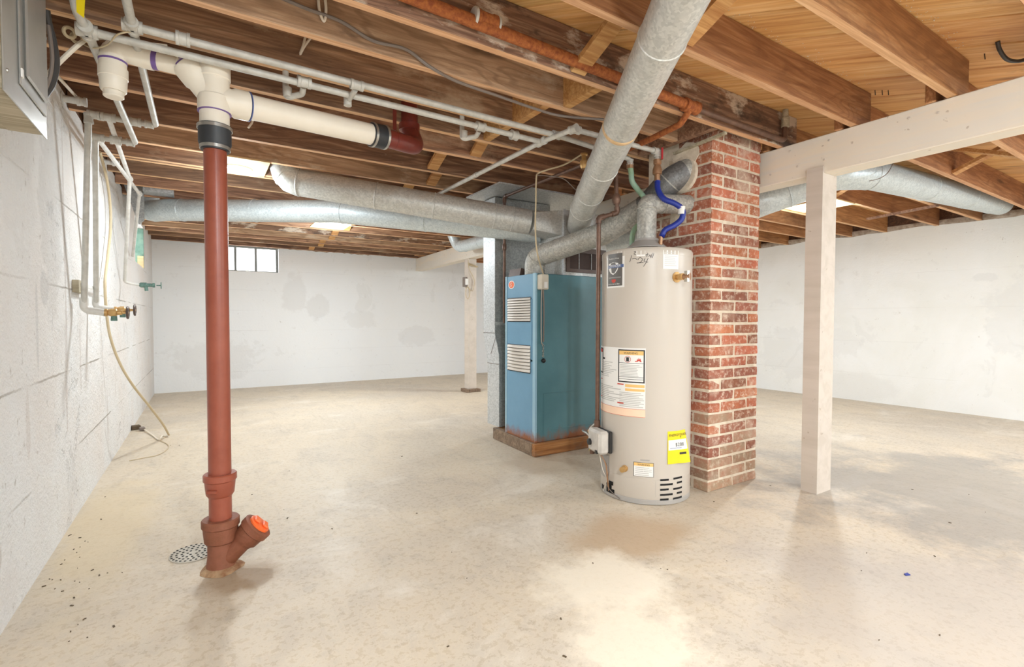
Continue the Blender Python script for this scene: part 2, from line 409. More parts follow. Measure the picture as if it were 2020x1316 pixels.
M['black'] = plain('black_plastic', lin(34,33,33), .45)
M['dark'] = plain('dark_void', lin(22,20,19), .8)
M['white'] = plain('white_paper', lin(240,238,234), .6)
M['paper_gray'] = plain('grey_print', lin(196,194,190), .6)
M['print'] = plain('dark_print', lin(52,50,50), .6)
M['print_red'] = plain('red_print', lin(206,72,56), .6)
M['print_orange'] = plain('orange_print', lin(240,196,122), .6)
M['print_peach'] = plain('peach_print', lin(250,216,188), .6)
M['print_blue'] = plain('blue_print', lin(84,104,150), .5)
M['label_black'] = plain('label_charcoal', lin(96,91,86), .35)
M['yellow'] = plain('yellow_paper', lin(240,214,26), .5)
M['ink'] = plain('pen_ink', lin(58,54,54), .6)
M['cord_tan'] = plain('tan_cord', lin(196,178,146), .6)
M['cord_white'] = plain('white_cable', lin(232,222,206), .5)
M['cord_black'] = plain('black_cable', lin(66,62,60), .55)
M['cord_gray'] = plain('grey_cable', lin(128,116,108), .55)
M['panel'] = plain('panel_metal', lin(168,168,164), .34, .45, lin(180,179,176), 6)
M['brown_metal'] = plain('brown_metal', lin(96,80,72), .5, .2, lin(84,68,62), 14)
M['screen'] = plain('dark_filter_screen', lin(66,50,44), .8)
M['box_beige'] = plain('beige_switch_box', lin(214,206,190), .45)
M['lamp'] = plain('lamp_lens', (1, .96, .9, 1), .4, 0, emit=22)
M['frame'] = plain('window_frame_paint', lin(122,124,120), .5)
M['frame_green'] = plain('green_window_paint', lin(92,132,116), .6, 0, lin(134,166,150), 14)
M['mortar'] = plain('mortar', lin(226,212,192), .9, 0, lin(208,192,170), 26, .7, 90)
M['debris'] = plain('leaf_debris', lin(92,76,56), .8)
M['web'] = plain('white_specks', lin(226,214,196), .6)
M['louver'] = plain('louver_cream', lin(214,206,196), .45)
M['drain'] = plain('drain_grate_metal', lin(196,190,178), .6, .2, lin(176,168,154), 30)
M['red_handle'] = plain('red_handle', lin(172,30,36), .45)
def glassmat():
    t = NT('window_glass'); t.b.inputs['Transmission Weight'].default_value = 1.0; t.b.inputs['IOR'].default_value = 1.02
    return t.done((1, 1, 1, 1), .25)
M['glass'] = glassmat()
def furnace_mat(name, a, b, rust=True):
    t = NT(name); co = t.coord(world=True)
    col = t.mix(t.mask(t.noise(co, 2.2, 5, .6), .35, .7), a, b)
    if rust:
        sep = t.n('ShaderNodeSeparateXYZ'); t.l(t.n('ShaderNodeNewGeometry').outputs['Position'], sep.inputs[0])
        hgt = t.math('ADD', sep.outputs[2], t.math('MULTIPLY', t.math('SUBTRACT', t.noise(t.coord((1.6, 1.6, 1), world=True), 7, 7, .72), .5), -.30))
        col = t.mix(t.ramp(hgt, [(.10, (1,1,1,1)), (.19, (0,0,0,1))]), col, lin(146,90,56))
    return t.done(col, .38)
M['furn_side'] = furnace_mat('furnace_side_enamel', lin(76,120,130), lin(92,138,148))
M['furn_front'] = furnace_mat('furnace_front_enamel', lin(104,150,180), lin(114,160,190))
M['furn_trim'] = furnace_mat('furnace_trim_enamel', lin(146,184,204), lin(160,196,212))
def brickmat(name, a, b, smear, amt):
    t = NT(name); co = t.coord(rnd=29)
    col = t.mix(t.mask(t.noise(co, 14, 5, .6), .35, .68), a, b)
    col = rnd_val(t, col, .18, .006)
    n = t.noise(t.coord(world=True), 34, 7, .75); col = t.mix(t.math('MULTIPLY', t.mask(n, .50, .66), amt), col, smear)
    n3 = t.noise(t.coord(world=True), 6, 4, .6); col = t.mix(t.math('MULTIPLY', t.mask(n3, .52, .68), .45), col, smear)
    t.bump(n, .5, .006)
    return t.done(col, .88)
M['brick'] = brickmat('red_brick', lin(162,102,79), lin(138,86,68), lin(216,196,176), .9)
M['brick_low'] = brickmat('dusty_brick', lin(166,118,94), lin(154,132,108), lin(200,184,162), .8)
M['brick_top'] = brickmat('orange_brick', lin(190,114,82), lin(168,98,72), lin(224,204,184), .85)

# ================================================================= ROOM
XL, XR, YB, YF = -.58, 7.25, 8.5, -3.0
ZJ, ZS, WT = 2.15, 2.362, 2.20           # joist underside, subfloor underside, wall top
struct('floor', MB().box(XL-.3, XR+.3, YF-.3, YB+.3, -.15, 0), M['floor'])
# left wall with a window hole
LW = (6.45, 7.40, 1.64, 2.13)
wl = MB().box(XL-.25, XL, YF-.25, LW[0], 0, WT).box(XL-.25, XL, LW[1], YB+.25, 0, WT).box(XL-.25, XL, LW[0], LW[1], 0, LW[2]).box(XL-.25, XL, LW[0], LW[1], LW[3], WT)
struct('wall_left', wl, M['wall_l'])
BW = (.13, 1.03, 1.765, 2.17)
wb = MB().box(XL, BW[0], YB, YB+.25, 0, WT).box(BW[1], XR, YB, YB+.25, 0, WT).box(BW[0], BW[1], YB, YB+.25, 0, BW[2]).box(BW[0], BW[1], YB, YB+.25, BW[3], WT)
struct('wall_back', wb, M['wall_b'])
struct('wall_right', MB().box(XR, XR+.25, YF-.25, YB+.25, 0, WT), M['wall_r'])
struct('wall_front', MB().box(XL, XR, YF-.25, YF, 0, WT), M['wall_f'])
# ragged grey mortar bed along wall tops, under the rim boards
def ragged(p0, p1, inward, name):
    mb = MB(); n = 60; p0, p1 = V(p0), V(p1); rs = []
    for i in range(n+1):
        p = p0.lerp(p1, i/n); d = .018+.012*random.random(); zl = -.03-.03*random.random()
        i_ = V(inward)
        rs.append([p+V(0,0,zl)+i_*.002, p+V(0,0,zl*.4)+i_*d*.55, p+V(0,0,.012)+i_*d*.4, p+V(0,0,.012)-i_*.02])
    struct(name, mb.rings(rs), M['rim_mortar'])
M['rim_mortar'] = plain('rough_mortar', lin(186,172,158), .9, 0, lin(140,122,106), 22, .8, 60)
ragged((XL+.3, YB, WT), (3.1, YB, WT), (0, -1, 0), 'trim_1')
ragged((XR, YF, WT), (XR, YB, WT), (-1, 0, 0), 'trim_2')

ceil = struct('ceiling', MB().box(XL-.25, XR+.25, YF-.25, YB+.25, ZS+.02, ZS+.12), M['dark'])
# diagonal subfloor boards
def clip(poly, f):
    out = []
    for i in range(len(poly)):
        a, b = poly[i], poly[(i+1) % len(poly)]; fa, fb = f(a), f(b)
        if fa >= 0: out.append(a)
        if fa*fb < 0: t = fa/(fa-fb); out.append((a[0]+(b[0]-a[0])*t, a[1]+(b[1]-a[1])*t))
    return out
q2 = math.sqrt(2); bw = .357/q2; k0 = 3.285/q2
s = k0-bw*30
while s < (XR+YB)/q2:
    g_ = random.choice((.0035, .0055, .007)); a, b = s+g_, s+bw-.003
    poly = [(XL, YF), (XR, YF), (XR, YB), (XL, YB)]
    poly = clip(poly, lambda p: (p[0]+p[1])/q2-a); poly = clip(poly, lambda p: b-(p[0]+p[1])/q2) if poly else poly
    if len(poly) > 2:
        cx = sum(p[0] for p in poly)/len(poly); cy = sum(p[1] for p in poly)/len(poly); dz = random.uniform(-.002, .002)
        e = V(1, -1, 0)/q2; nn = V(1, 1, 0)/q2; loc = V(cx, cy, ZS)
        mb = MB().prism([(((p[0]-cx)*e.x+(p[1]-cy)*e.y), ((p[0]-cx)*nn.x+(p[1]-cy)*nn.y), dz) for p in poly], (0, 0, .019))
        me = mesh_of('subfloor_board', mb, M['subfloor'], V(0,0,0), bevel=.0035)
        o = bpy.data.objects.new('subfloor_board', me); COL.objects.link(o); o.parent = ceil
        o.location = loc-worldloc(ceil); o.rotation_euler = (0, 0, -math.pi/4)
    s += bw
# joists
JT = .042
JL = [-2.85,-2.46,-2.04,-1.62,-1.2,-.78,-.36,.06,.49,.905,1.335,1.755,2.045,2.38,2.68,3.005,3.435,3.845,4.22,4.285,4.70,5.09,5.50,5.93,6.36,6.79,7.20,7.56,7.95,8.40]
JR = [-2.78,-2.38,-1.97,-1.55,-1.13,-.71,-.29,.13,.55,.985,1.41,1.845,2.22,2.73,3.12,3.49,3.95,4.37,4.79,5.2,5.6,6.0,6.41,6.85,7.26,7.65,8.10,8.42]
def joist(x0, x1, y, m, cache={}):
    key = (round(x1-x0, 3), m.name); L = (x1-x0)/2
    if key not in cache:
        mb = MB().box(-L, L, 0, JT, 0, ZS-ZJ-.001); cache[key] = me = mesh_of('joist', mb, m, V(0,0,0), bevel=.003); me.materials.append(M['joist_lit_edge'])
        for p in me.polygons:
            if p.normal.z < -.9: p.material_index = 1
    o = bpy.data.objects.new('joist', cache[key]); COL.objects.link(o); o.parent = ceil
    o.location = V((x0+x1)/2, y, ZJ)-worldloc(ceil); return o
for y in JL:
    x1 = 3.292
    if y == 2.045: x1 = 2.49
    joist(XL+.001, x1, y, M['joist_new'] if y in (.905, 1.335, .49) else M['joist_pale'] if y in (2.045, 3.845, 7.20) else M['joist_mottled'] if y in (1.755, 6.79) else M['joist'])
for y in JR: joist(3.12, XR-.001, y, M['joist_new'])
# header by the chimney, rim boards
part('header', MB().box(2.492, 2.534, 1.80, 2.378, ZJ, ZS-.001), M['joist'], ceil, own=True)
for nm, bx in (('rim_board', (XL-.04, XL-.005, YF, YB, WT+.001, ZS)), ('rim_board', (XR+.005, XR+.04, YF, YB, WT+.001, ZS)), ('rim_board', (XL, XR, YB+.005, YB+.04, WT+.001, ZS)), ('rim_board', (XL, XR, YF-.04, YF-.005, WT+.001, ZS))):
    part(nm, MB().box(*bx), M['rim'], ceil, own=True)
# cross bridging
def bridge(x, ya, yb, up):
    a = V(x, ya, ZJ+.02 if up else ZS-.03); b = V(x, yb, ZS-.03 if up else ZJ+.02)
    d = (b-a); L = d.length; d.normalize(); nrm = V(1,0,0).cross(d)
    part('bridging', MB().obox((a+b)/2, d, (1,0,0), nrm, L/2, .040, .012), M['bridging'], ceil, own=True)
BX = {.905: 1.66, 1.335: 1.45, 2.68: 1.59, 3.005: 1.46, 3.435: 1.62}
BLK = {1.755: 1.62, 2.045: 1.52, 2.38: 1.50}
for i in range(9, len(JL)-1):
    if JL[i+1]-JL[i] < .1: continue
    ya, yb = JL[i]+JT, JL[i+1]; y = JL[i]
    if y in BLK:
        part('blocking', MB().box(BLK[y]-.022, BLK[y]+.022, ya, yb, ZJ+.002, ZJ+.16), M['bridging'], ceil, own=True); continue
    x = BX.get(y, 1.52+.03*math.sin(i*3.1))
    bridge(x, ya, yb, False)
    if y > 2.5: bridge(x-.10, ya, yb, True)
for i in range(8, len(JR)-6):
    ya, yb = JR[i]+JT, JR[i+1]
    if JR[i] == 1.41: continue
    bridge(4.68+.03*math.sin(i*2.3), ya, yb, True); bridge(4.84+.03*math.sin(i), ya, yb, False)

# windows
def window(n, o, axis, fm, cut):
    """o = (u0,u1,z0,z1) along the wall"""
    u0, u1, z0, z1 = o; d0, d1 = (YB+.10, YB+.14) if axis == 'x' else (XL-.14, XL-.10)
    def bx(a, b, c, d, e0=d0, e1=d1): return MB().box(a, b, e0, e1, c, d) if axis == 'x' else MB().box(e0, e1, a, b, c, d)
    root = struct('window_%d' % n, bx(u0+.002, u1-.002, z0+.002, z0+.03), fm)
    for q in (bx(u0+.002, u1-.002, z1-.03, z1-.002), bx(u0+.002, u0+.03, z0+.03, z1-.03), bx(u1-.03, u1-.002, z0+.03, z1-.03)): part('window_frame', q, fm, root)
    us = [u0+.03]+[u0+.03+(u1-u0-.06)*c for c in cut]+[u1-.03]
    for c in us[1:-1]: part('mullion', bx(c-.016, c+.016, z0+.03, z1-.03), fm, root)
    dm = (d0+d1)/2
    for a, b in zip(us[:-1], us[1:]): part('pane', bx(a, b, z0+.03, z1-.03, dm-.002, dm+.002), M['glass'], root)
    part('sill', bx(u0+.002, u1-.002, z0-.0, z0+.012, *((YB+.002, d0) if axis == 'x' else (d1, XL-.002))), M['wall_f'], root)
    return root
w1 = window(1, BW, 'x', M['frame'], (.335, .665))
part('latch', MB().box(.58, .62, YB+.075, YB+.10, BW[2]+.005, BW[2]+.04), M['steel'], w1)
w2 = window(2, LW, 'y', M['frame_green'], (.5,))
part('jamb', MB().box(XL-.10, XL-.002, LW[1]-.035, LW[1]-.003, LW[2]+.013, LW[3]-.003), M['frame_green'], w2)
part('jamb', MB().box(XL-.06, XL-.002, LW[1]-.06, LW[1]-.036, LW[2]+.013, LW[2]+.16), M['plywood'], w2)
# ================================================================= LAMPS
def ceiling_light(x0, x1, y0, y1, cx, cy, label, k=.75):
    t = thing('ceiling_light', label, 'light', (cx, cy, ZJ-.03), 'flat round lamps on plywood squares')
    part('backing_board', MB().box(x0, x1, y0, y1, ZJ-.012, ZJ-.0005), M['plywood'], t, own=True)
    part('trim_ring', MB().lathe((cx, cy, ZJ-.0125), (0,0,-1), [(0, .100), (.010, .098), (.016, .086), (.016, .0845)], 32), M['white'], t)
    part('lens', MB().lathe((cx, cy, ZJ-.0287), (0,0,-1), [(0, .084), (.003, .080), (.004, .001)], 32), M['lamp'], t)
    d = bpy.data.lights.new('lamp_fill_light', 'POINT'); d.shadow_soft_size = .045; d.energy = LAMP_W*.5*k; d.color = LAMP_C  # unseen point light hung below the lens, added to brighten the joists
    o = bpy.data.objects.new('lamp_fill_light', d); COL.objects.link(o); o.parent = t; o.location = (0, 0, -.17)
    d = bpy.data.lights.new('lamp_glow', 'AREA'); d.shape = 'DISK'; d.size = .16; d.energy = LAMP_W*.6*k; d.color = LAMP_C
    o = bpy.data.objects.new('lamp_glow', d); COL.objects.link(o); o.parent = t; o.location = (0, 0, -.006)
    return t
ceiling_light(.10, .417, 3.83, 4.27, .225, 4.09, 'lit round ceiling lamp partly hidden behind the red stack pipe', .5)
ceiling_light(1.09, 1.47, 5.70, 6.22, 1.28, 5.97, 'lit round ceiling lamp below the long grey duct near the back wall', 1.1)
ceiling_light(4.78, 5.20, 2.22, 2.68, 4.98, 2.43, 'ceiling lamp on a pale board behind the near white post')
for (cx, cy, k), lb in zip(((.45, -.7, 1.8), (2.2, -1.5, 1.7), (4.9, -.3, 1.0), (4.7, 5.2, .9), (5.9, -2.0, 1.0)),
                        ('fill lamp added overhead behind the camera', 'fill lamp added near the front wall', 'fill lamp added right of the beam beside the camera', 'fill lamp added in the far right bay behind the brick chimney', 'fill lamp added in the front right corner')):
    ceiling_light(cx-.2, cx+.2, cy-.22, cy+.22, cx, cy, 'round ceiling '+lb, k)  # out-of-view lamps added as fill for joists, beam and room

# ================================================================= BEAM AND POSTS
GX0, GX1, GZ0, GZ1 = 3.134, 3.276, 1.925, 2.148
t = thing('support_beam', 'long white painted timber beam carrying the joists, passing the brick chimney', 'beam', (3.2, 2.7, GZ0))
part('timber', MB().box(GX0, GX1, YF+.002, 2.62, GZ0, GZ1), M['beam'], t, bevel=.004, own=True)
o = MB().prism([(GX0, 2.623, GZ0), (GX1, 2.623, GZ0), (GX1+.155, YB-.002, GZ0), (GX0+.155, YB-.002, GZ0)], (0, 0, GZ1-GZ0))
part('timber', o, M['beam'], t, bevel=.004, own=True)
k = MB()
for (px, py) in ((1573, 328), (1626, 315), (1793, 233), (1558, 298), (1635, 277), (1850, 222), (1520, 345)):
    p = at(px, py, 'x', GX0-.0005); k.lathe(p, (-1, 0, 0), [(0, .007), (.003, .006), (.0035, .001)], 8)
part('nail_head', k, M['post'], t, kind='stuff')
t = thing('support_post', 'near white painted square post standing right of the brick chimney', 'post', (3.2, 1.552, 0))
pb = MB().prism([(3.118, 1.506, 0), (3.118, 1.600, 0), (3.118, 1.600, 1.962), (3.118, 1.506, 1.962)], (.0145, 0, 0)).box(3.1326, 3.283, 1.506, 1.600, 0, GZ0-.001)
part('post_shaft', pb, M['post'], t)
t = thing('support_post', 'far white post under the beam near the back wall', 'post', (3.31, 6.385, 0))
part('post_shaft', MB().box(3.235, 3.375, 6.33, 6.44, .045, GZ0-.001), M['post'], t, bevel=.003)
fb = MB()
for i in range(5): fb.box(3.195+.045*i, 3.235+.045*i, 6.28, 6.48, 0.001, .044)
part('footing_block', fb, M['gray_plank'], t)
t = thing('switch_outlet', 'small grey outlet box with coiled cable on the far white post', 'outlet', (3.22, 6.36, 1.55))
part('outlet_box', MB().box(3.19, 3.234, 6.345, 6.415, 1.52, 1.66), M['cord_gray'], t, bevel=.004)
part('outlet_plate', MB().box(3.20, 3.2345, 6.315, 6.3448, 1.545, 1.635), M['white'], t)
lp = [V(3.22, 6.31, 1.53)+V(.03*math.sin(a)-.0, -.004*a/3, -.10+.085*math.cos(a)) for a in [i*.5 for i in range(24)]]
part('cable', MB().tube(smoothpts([V(3.225, 6.30, 1.90), V(3.24, 6.305, 1.78), V(3.30, 6.31, 1.68), V(3.33, 6.31, 1.6), V(3.30, 6.31, 1.46)]+lp[:18], 3), .005, 6), M['cord_tan'], t)
part('cable_wrap', MB().tube(smoothpts([V(3.228, 6.318, 1.86), V(3.30, 6.314, 1.84), V(3.395, 6.32, 1.81), V(3.30, 6.314, 1.82), V(3.228, 6.318, 1.845)], 4), .007, 6), M['cord_tan'], t)

# ================================================================= CHIMNEY
CX0, CY0, CW = 2.588, 1.875, .498
BH, BJ, BD = .0535, .0155, .106
ch = thing('brick_chimney', 'square red brick chimney with pale mortar standing beside the water heater', 'chimney', (CX0+CW/2, CY0+CW/2, 0))
part('mortar_core', MB().box(CX0+.0035, CX0+CW-.0035, CY0+.0035, CY0+CW-.0035, 0, ZS-.004), M['mortar'], ch)
def brick_mesh(L, seed):
    rr = random.Random(seed); mb = MB().box(-L/2, L/2, -BD/2, BD/2, 0, BH)
    mb.v = [p+V(rr.uniform(-.004, .004), rr.uniform(-.0018, .0018), rr.uniform(-.0035, .0035)) for p in mb.v]
    return mb
BM = {}
for L, nm in (((CW-BJ)/2, 's'), (CW-2*BD-2*BJ, 'm')):
    for mk in ('brick', 'brick_low', 'brick_top'):
        BM[nm, mk] = [mesh_of('brick', brick_mesh(L, i+7), M[mk], V(0,0,0), bevel=.003) for i in range(4)]
nc = int((ZS-.004)/(BH+BJ))
for c in range(nc):
    z = .003+c*(BH+BJ); alt = c % 2
    mk = 'brick_low' if c < 4 or (c < 10 and random.random() < .45) else ('brick_top' if c > 21 or random.random() < .2 else 'brick')
    H = CW/2; L = (CW-BJ)/2
    spec = [('s', -(L+BJ)/2, -H+BD/2, 0), ('s', (L+BJ)/2, -H+BD/2, 0), ('s', -(L+BJ)/2, H-BD/2, 0), ('s', (L+BJ)/2, H-BD/2, 0), ('m', -H+BD/2, 0, 1), ('m', H-BD/2, 0, 1)]
    for nm, x, y, r in spec:
        mk = 'brick_low' if c < 3 or (c < 12 and random.random() < .4-.03*c) else ('brick_top' if random.random() < (.55 if c > 20 else .3) else 'brick')
        if alt: x, y, r = y, x, 1-r
        if z > 1.88 and y > -.12 and x < -.1 and random.random() < .9 and c > 26: continue
        o = bpy.data.objects.new('brick', random.choice(BM[nm, mk])); COL.objects.link(o); o.parent = ch
        o.location = (x+random.uniform(-.0015, .0015), y+random.uniform(-.0015, .0015), z); o.rotation_euler = (0, 0, math.pi/2 if r else 0)
# smeared mortar on the chimney's left face by the flue collar
sm = MB()
for i in range(7):
    pts = []; cy, cz, R = CY0+.14+.27*random.random(), 1.90+.20*random.random(), .05+.05*random.random()
    for j in range(9):
        a = 2*math.pi*j/9; rad = R*(.7+.5*random.random()); pts.append((CX0-.003, min(max(cy+rad*math.cos(a), CY0+.01), CY0+CW-.01), cz+rad*.8*math.sin(a)))
    sm.prism(pts, (-.004-.004*random.random(), 0, 0))
part('mortar_smear', sm, M['mortar'], ch, label='lumpy beige mortar around the flue')
tm = MB().prism([(CX0-.004, 2.175, 1.665), (CX0-.004, 2.05, 1.66), (CX0-.004, 2.055, 1.775), (CX0-.004, 2.165, 1.79)], (-.006, 0, 0))
part('mortar_patch', tm, M['mortar'], ch)
part('wood_strip', MB().obox((at(1330, 303, 'x', CX0-.02)+at(1432, 262, 'x', CX0-.02))/2, at(1432, 262, 'x', CX0-.02)-at(1330, 303, 'x', CX0-.02), (1, 0, 0), (0, 0, 1), (at(1432, 262, 'x', CX0-.02)-at(1330, 303, 'x', CX0-.02)).length/2, .012, .007), M['gray_wood'], ch)

# ================================================================= FURNACE
FX, FY0, FY1, FX1, FZ0, FZ1 = 2.16, 3.09, 3.527, 2.93, .098, 1.405
t = thing('wooden_platform', 'low worn wooden plank platform under the blue furnace', 'platform', (2.5, 3.4, 0))
part('plank', MB().box(2.128, 3.0, 3.052, 3.094, .002, .098), M['base_wood'], t, bevel=.003, own=True)
part('plank', MB().prism([(2.128, 3.096, .002), (2.17, 3.096, .002), (2.20, 3.74, .002), (2.158, 3.74, .002)], (0, 0, .096)), M['gray_plank'], t, bevel=.003, own=True)
part('plank', MB().box(2.205, 3.0, 3.70, 3.74, .002, .098), M['base_wood'], t, own=True)
part('deck', MB().box(2.20, 3.0, 3.096, 3.699, .06, .0965), M['base_wood'], t, own=True)
fu = thing('furnace', 'tall blue enamel furnace with two louvred vents beside the water heater', 'furnace', (FX+.35, FY0+.22, FZ0))
part('cabinet', MB().box(FX+.012, FX1, FY0, FY1, FZ0, FZ1), M['furn_side'], fu, bevel=.004)
part('side_access_seam', MB().box(FX+.075, FX+.079, FY0-.002, FY0, FZ0+.03, FZ0+.38).box(FX+.079, FX1-.05, FY0-.002, FY0, FZ0+.375, FZ0+.38).box(FX+.15, FX1, FY0-.003, FY0, FZ0+.085, FZ0+.09), M['furn_side'], fu)
part('corner_trim', MB().box(FX-.006, FX+.0118, FY0-.003, FY0+.035, FZ0, FZ1+.003), M['furn_trim'], fu, bevel=.002)
part('corner_trim', MB().box(FX-.006, FX+.0118, FY1-.022, FY1+.003, FZ0, FZ1+.003), M['furn_trim'], fu, bevel=.002)
fl_ = FY0+.035; fr = FY1-.022
part('front_panel', MB().box(FX-.001, FX+.0115, fl_+.001, fr-.001, .735, FZ1), M['furn_front'], fu, bevel=.002)
part('front_panel', MB().box(FX-.003, FX+.0115, fl_+.001, fr-.001, FZ0, .724), M['furn_front'], fu, bevel=.002)
part('louvre_panel', MB().box(FX-.005, FX-.0012, fl_+.012, fr-.008, .742, 1.21), M['furn_front'], fu, bevel=.0015)
for za, zb, n in ((1.015, 1.195, 9), (.755, .885, 8)):
    za, zb = (zat(FX, 3.3, 634), zat(FX, 3.3, 588)) if n == 9 else (zat(FX, 3.3, 733), zat(FX, 3.3, 681))
    part('louvre_recess', MB().box(FX-.0062, FX-.0052, fl_+.03, fr-.018, za-.004, zb+.004), M['dark'], fu)
    h = (zb-za)/n
    for i in range(n):
        z = za+h*i; ya, yb = fl_+.028, fr-.016
        rs = []
        for j in range(7):
            y = ya+(yb-ya)*j/6; bow = .010*(1-((j-3)/3)**2)
            rs.append([(FX-.0065, y, z+h*.14), (FX-.0125-bow, y, z+h*.16), (FX-.0105-bow, y, z+h*.66), (FX-.0065, y, z+h*.98)])
        part('louvre_slat', MB().rings(rs), M['louver'], fu, own=True)
# oval badge
bc = at(1009, 562, 'x', FX-.003)
def oval(c, ry, rz, x, tilt=.0):
    return [(x, c.y+ry*math.cos(a), c.z+rz*math.sin(a)+ry*math.cos(a)*-tilt) for a in [2*math.pi*i/28 for i in range(28)]]
bdg = part('badge', MB().prism(oval(bc, .046, .034, FX-.001), (-.0025, 0, 0)), M['white'], fu, label='small orange and white oval badge')
part('badge_face', MB().prism(oval(bc, .039, .027, FX-.0036), (-.0008, 0, 0)), M['orange'], bdg)
sw = MB().tube(smoothpts([V(FX-.0046, bc.y+.012, bc.z-.017), V(FX-.0046, bc.y-.004, bc.z-.008), V(FX-.0046, bc.y+.010, bc.z+.003), V(FX-.0046, bc.y-.010, bc.z+.017)], 5), .0032, 6)
part('badge_letter', sw, M['white'], bdg)
part('draft_cap', MB().prism([(FX+.005, FY1-.03, FZ1+.0005), (FX+.26, FY1-.03, FZ1+.0005), (FX+.26, FY1-.03, FZ1+.03), (FX+.02, FY1-.03, FZ1+.06)], (0, -.17, 0)), M['brown_metal'], fu, label='dark brown sheet-metal flap')
# switch box on the side panel with chain and cord
sb = at(1073, 556, 'y', FY0-.04)
bx = part('switch_box', MB().box(sb.x-.037, sb.x+.035, FY0-.058, FY0-.0005, zat(sb.x, FY0-.05, 571), zat(sb.x, FY0-.05, 541)), M['box_beige'], fu, bevel=.006, label='beige switch box')
part('switch_plate', MB().box(sb.x-.012, sb.x+.018, FY0-.064, FY0-.0583, zat(sb.x, FY0-.06, 568), zat(sb.x, FY0-.06, 556)), M['white'], bx, bevel=.002)
zb_ = zat(sb.x, FY0-.05, 571)
part('cable', MB().tube(smoothpts([V(sb.x, FY0-.03, zb_), V(sb.x+.012, FY0-.022, zb_-.11), V(sb.x+.020, FY0-.012, zb_-.17), V(sb.x+.018, FY0-.012, zb_-.37), V(sb.x+.016, FY0-.012, zb_-.40)], 5), .006, 8), M['cord_gray'], fu)
part('cable', MB().tube(smoothpts([V(sb.x-.012, FY0-.03, zb_), V(sb.x-.004, FY0-.012, zb_-.12), V(sb.x-.002, FY0-.012, zb_-.38), V(sb.x+.010, FY0-.012, zb_-.42)], 5), .005, 8), M['steel'], fu)
cn = MB()
for i in range(5): cn.torus((sb.x+.014, FY0-.014, zb_-.43-.020*i), (1, 0, 0) if i % 2 else (0, 1, 0), .008, .0022, 10, 5)
part('chain', cn, M['steel'], fu)
part('pull_knob', MB().sphere((sb.x+.014, FY0-.02, zb_-.545), .018, 7), M['black'], fu)

# ================================================================= SHEET METAL PLENUMS
PX0, PX1, PY0, PY1, PZ1 = 2.459, 2.92, 3.13, 3.476, 1.93
pl = thing('supply_plenum', 'square galvanized plenum on top of the blue furnace with brown grille', 'plenum', (2.69, 3.3, FZ1))
part('plenum_box', MB().box(PX0, PX1, PY0, PY1, FZ1+.001, PZ1), M['galv'], pl, bevel=.002)
part('corner_seam', MB().box(PX0-.006, PX0+.012, PY0-.006, PY0+.010, FZ1+.001, PZ1+.002), M['galv_light'], pl)
gz0, gz1 = 1.435, 1.635
g = part('grille_frame', MB().box(2.478, 2.90, PY0-.014, PY0-.0005, gz0, gz0+.028).box(2.478, 2.90, PY0-.014, PY0-.0005, gz1-.04, gz1).box(2.478, 2.512, PY0-.014, PY0-.0005, gz0+.028, gz1-.04).box(2.866, 2.90, PY0-.014, PY0-.0005, gz0+.028, gz1-.04), M['brown_metal'], pl, label='brown metal access grille')
part('grille_screen', MB().box(2.512, 2.866, PY0-.006, PY0-.001, gz0+.028, gz1-.04), M['screen'], g)
part('grille_bar', MB().box(2.608, 2.613, PY0-.010, PY0-.0062, gz0+.028, gz1-.04).box(2.74, 2.745, PY0-.010, PY0-.0062, gz0+.028, gz1-.04), M['galv_dark'], g)
# rectangular take-off for the left duct
RA0, RA1 = V(-.0, 0, 0), V(0, 0, 0)
tk = MB()
ringA = [V(PX0-.0005, 3.16, 1.93), V(PX0-.0005, 3.46, 1.93), V(PX0-.0005, 3.46, 1.73), V(PX0-.0005, 3.16, 1.73)]
def sq_ring(r4, n=6):
    out = []
    for i in range(4):
        for j in range(n): out.append(r4[i].lerp(r4[(i+1) % 4], j/n))
    return out
duct_a_end = V(2.27, 3.345, 1.845)
def circ(c, d, r, n=24, ph=0):
    d = V(d).normalized(); u = V(0, 0, 1)-d*d.z; u.normalize(); v = d.cross(u)
    return [c+(u*math.cos(a)+v*math.sin(a))*r for a in [ph+2*math.pi*i/n for i in range(n)]]
rA = sq_ring(ringA); best = None
rc = circ(duct_a_end, (-1, .12, .05), .098)
k = min(range(24), key=lambda k: sum((rA[i]-rc[(i+k) % 24]).length for i in range(24)))
k2 = min(range(24), key=lambda k: sum((rA[i]-rc[(k-i) % 24]).length for i in range(24)))
c1 = [rc[(i+k) % 24] for i in range(24)]; c2 = [rc[(k2-i) % 24] for i in range(24)]
best = c1 if sum((a-b).length for a, b in zip(rA, c1)) < sum((a-b).length for a, b in zip(rA, c2)) else c2
part('takeoff_boot', MB().rings([rA, [a.lerp(b, .45) for a, b in zip(rA, best)], best]), M['galv'], pl)

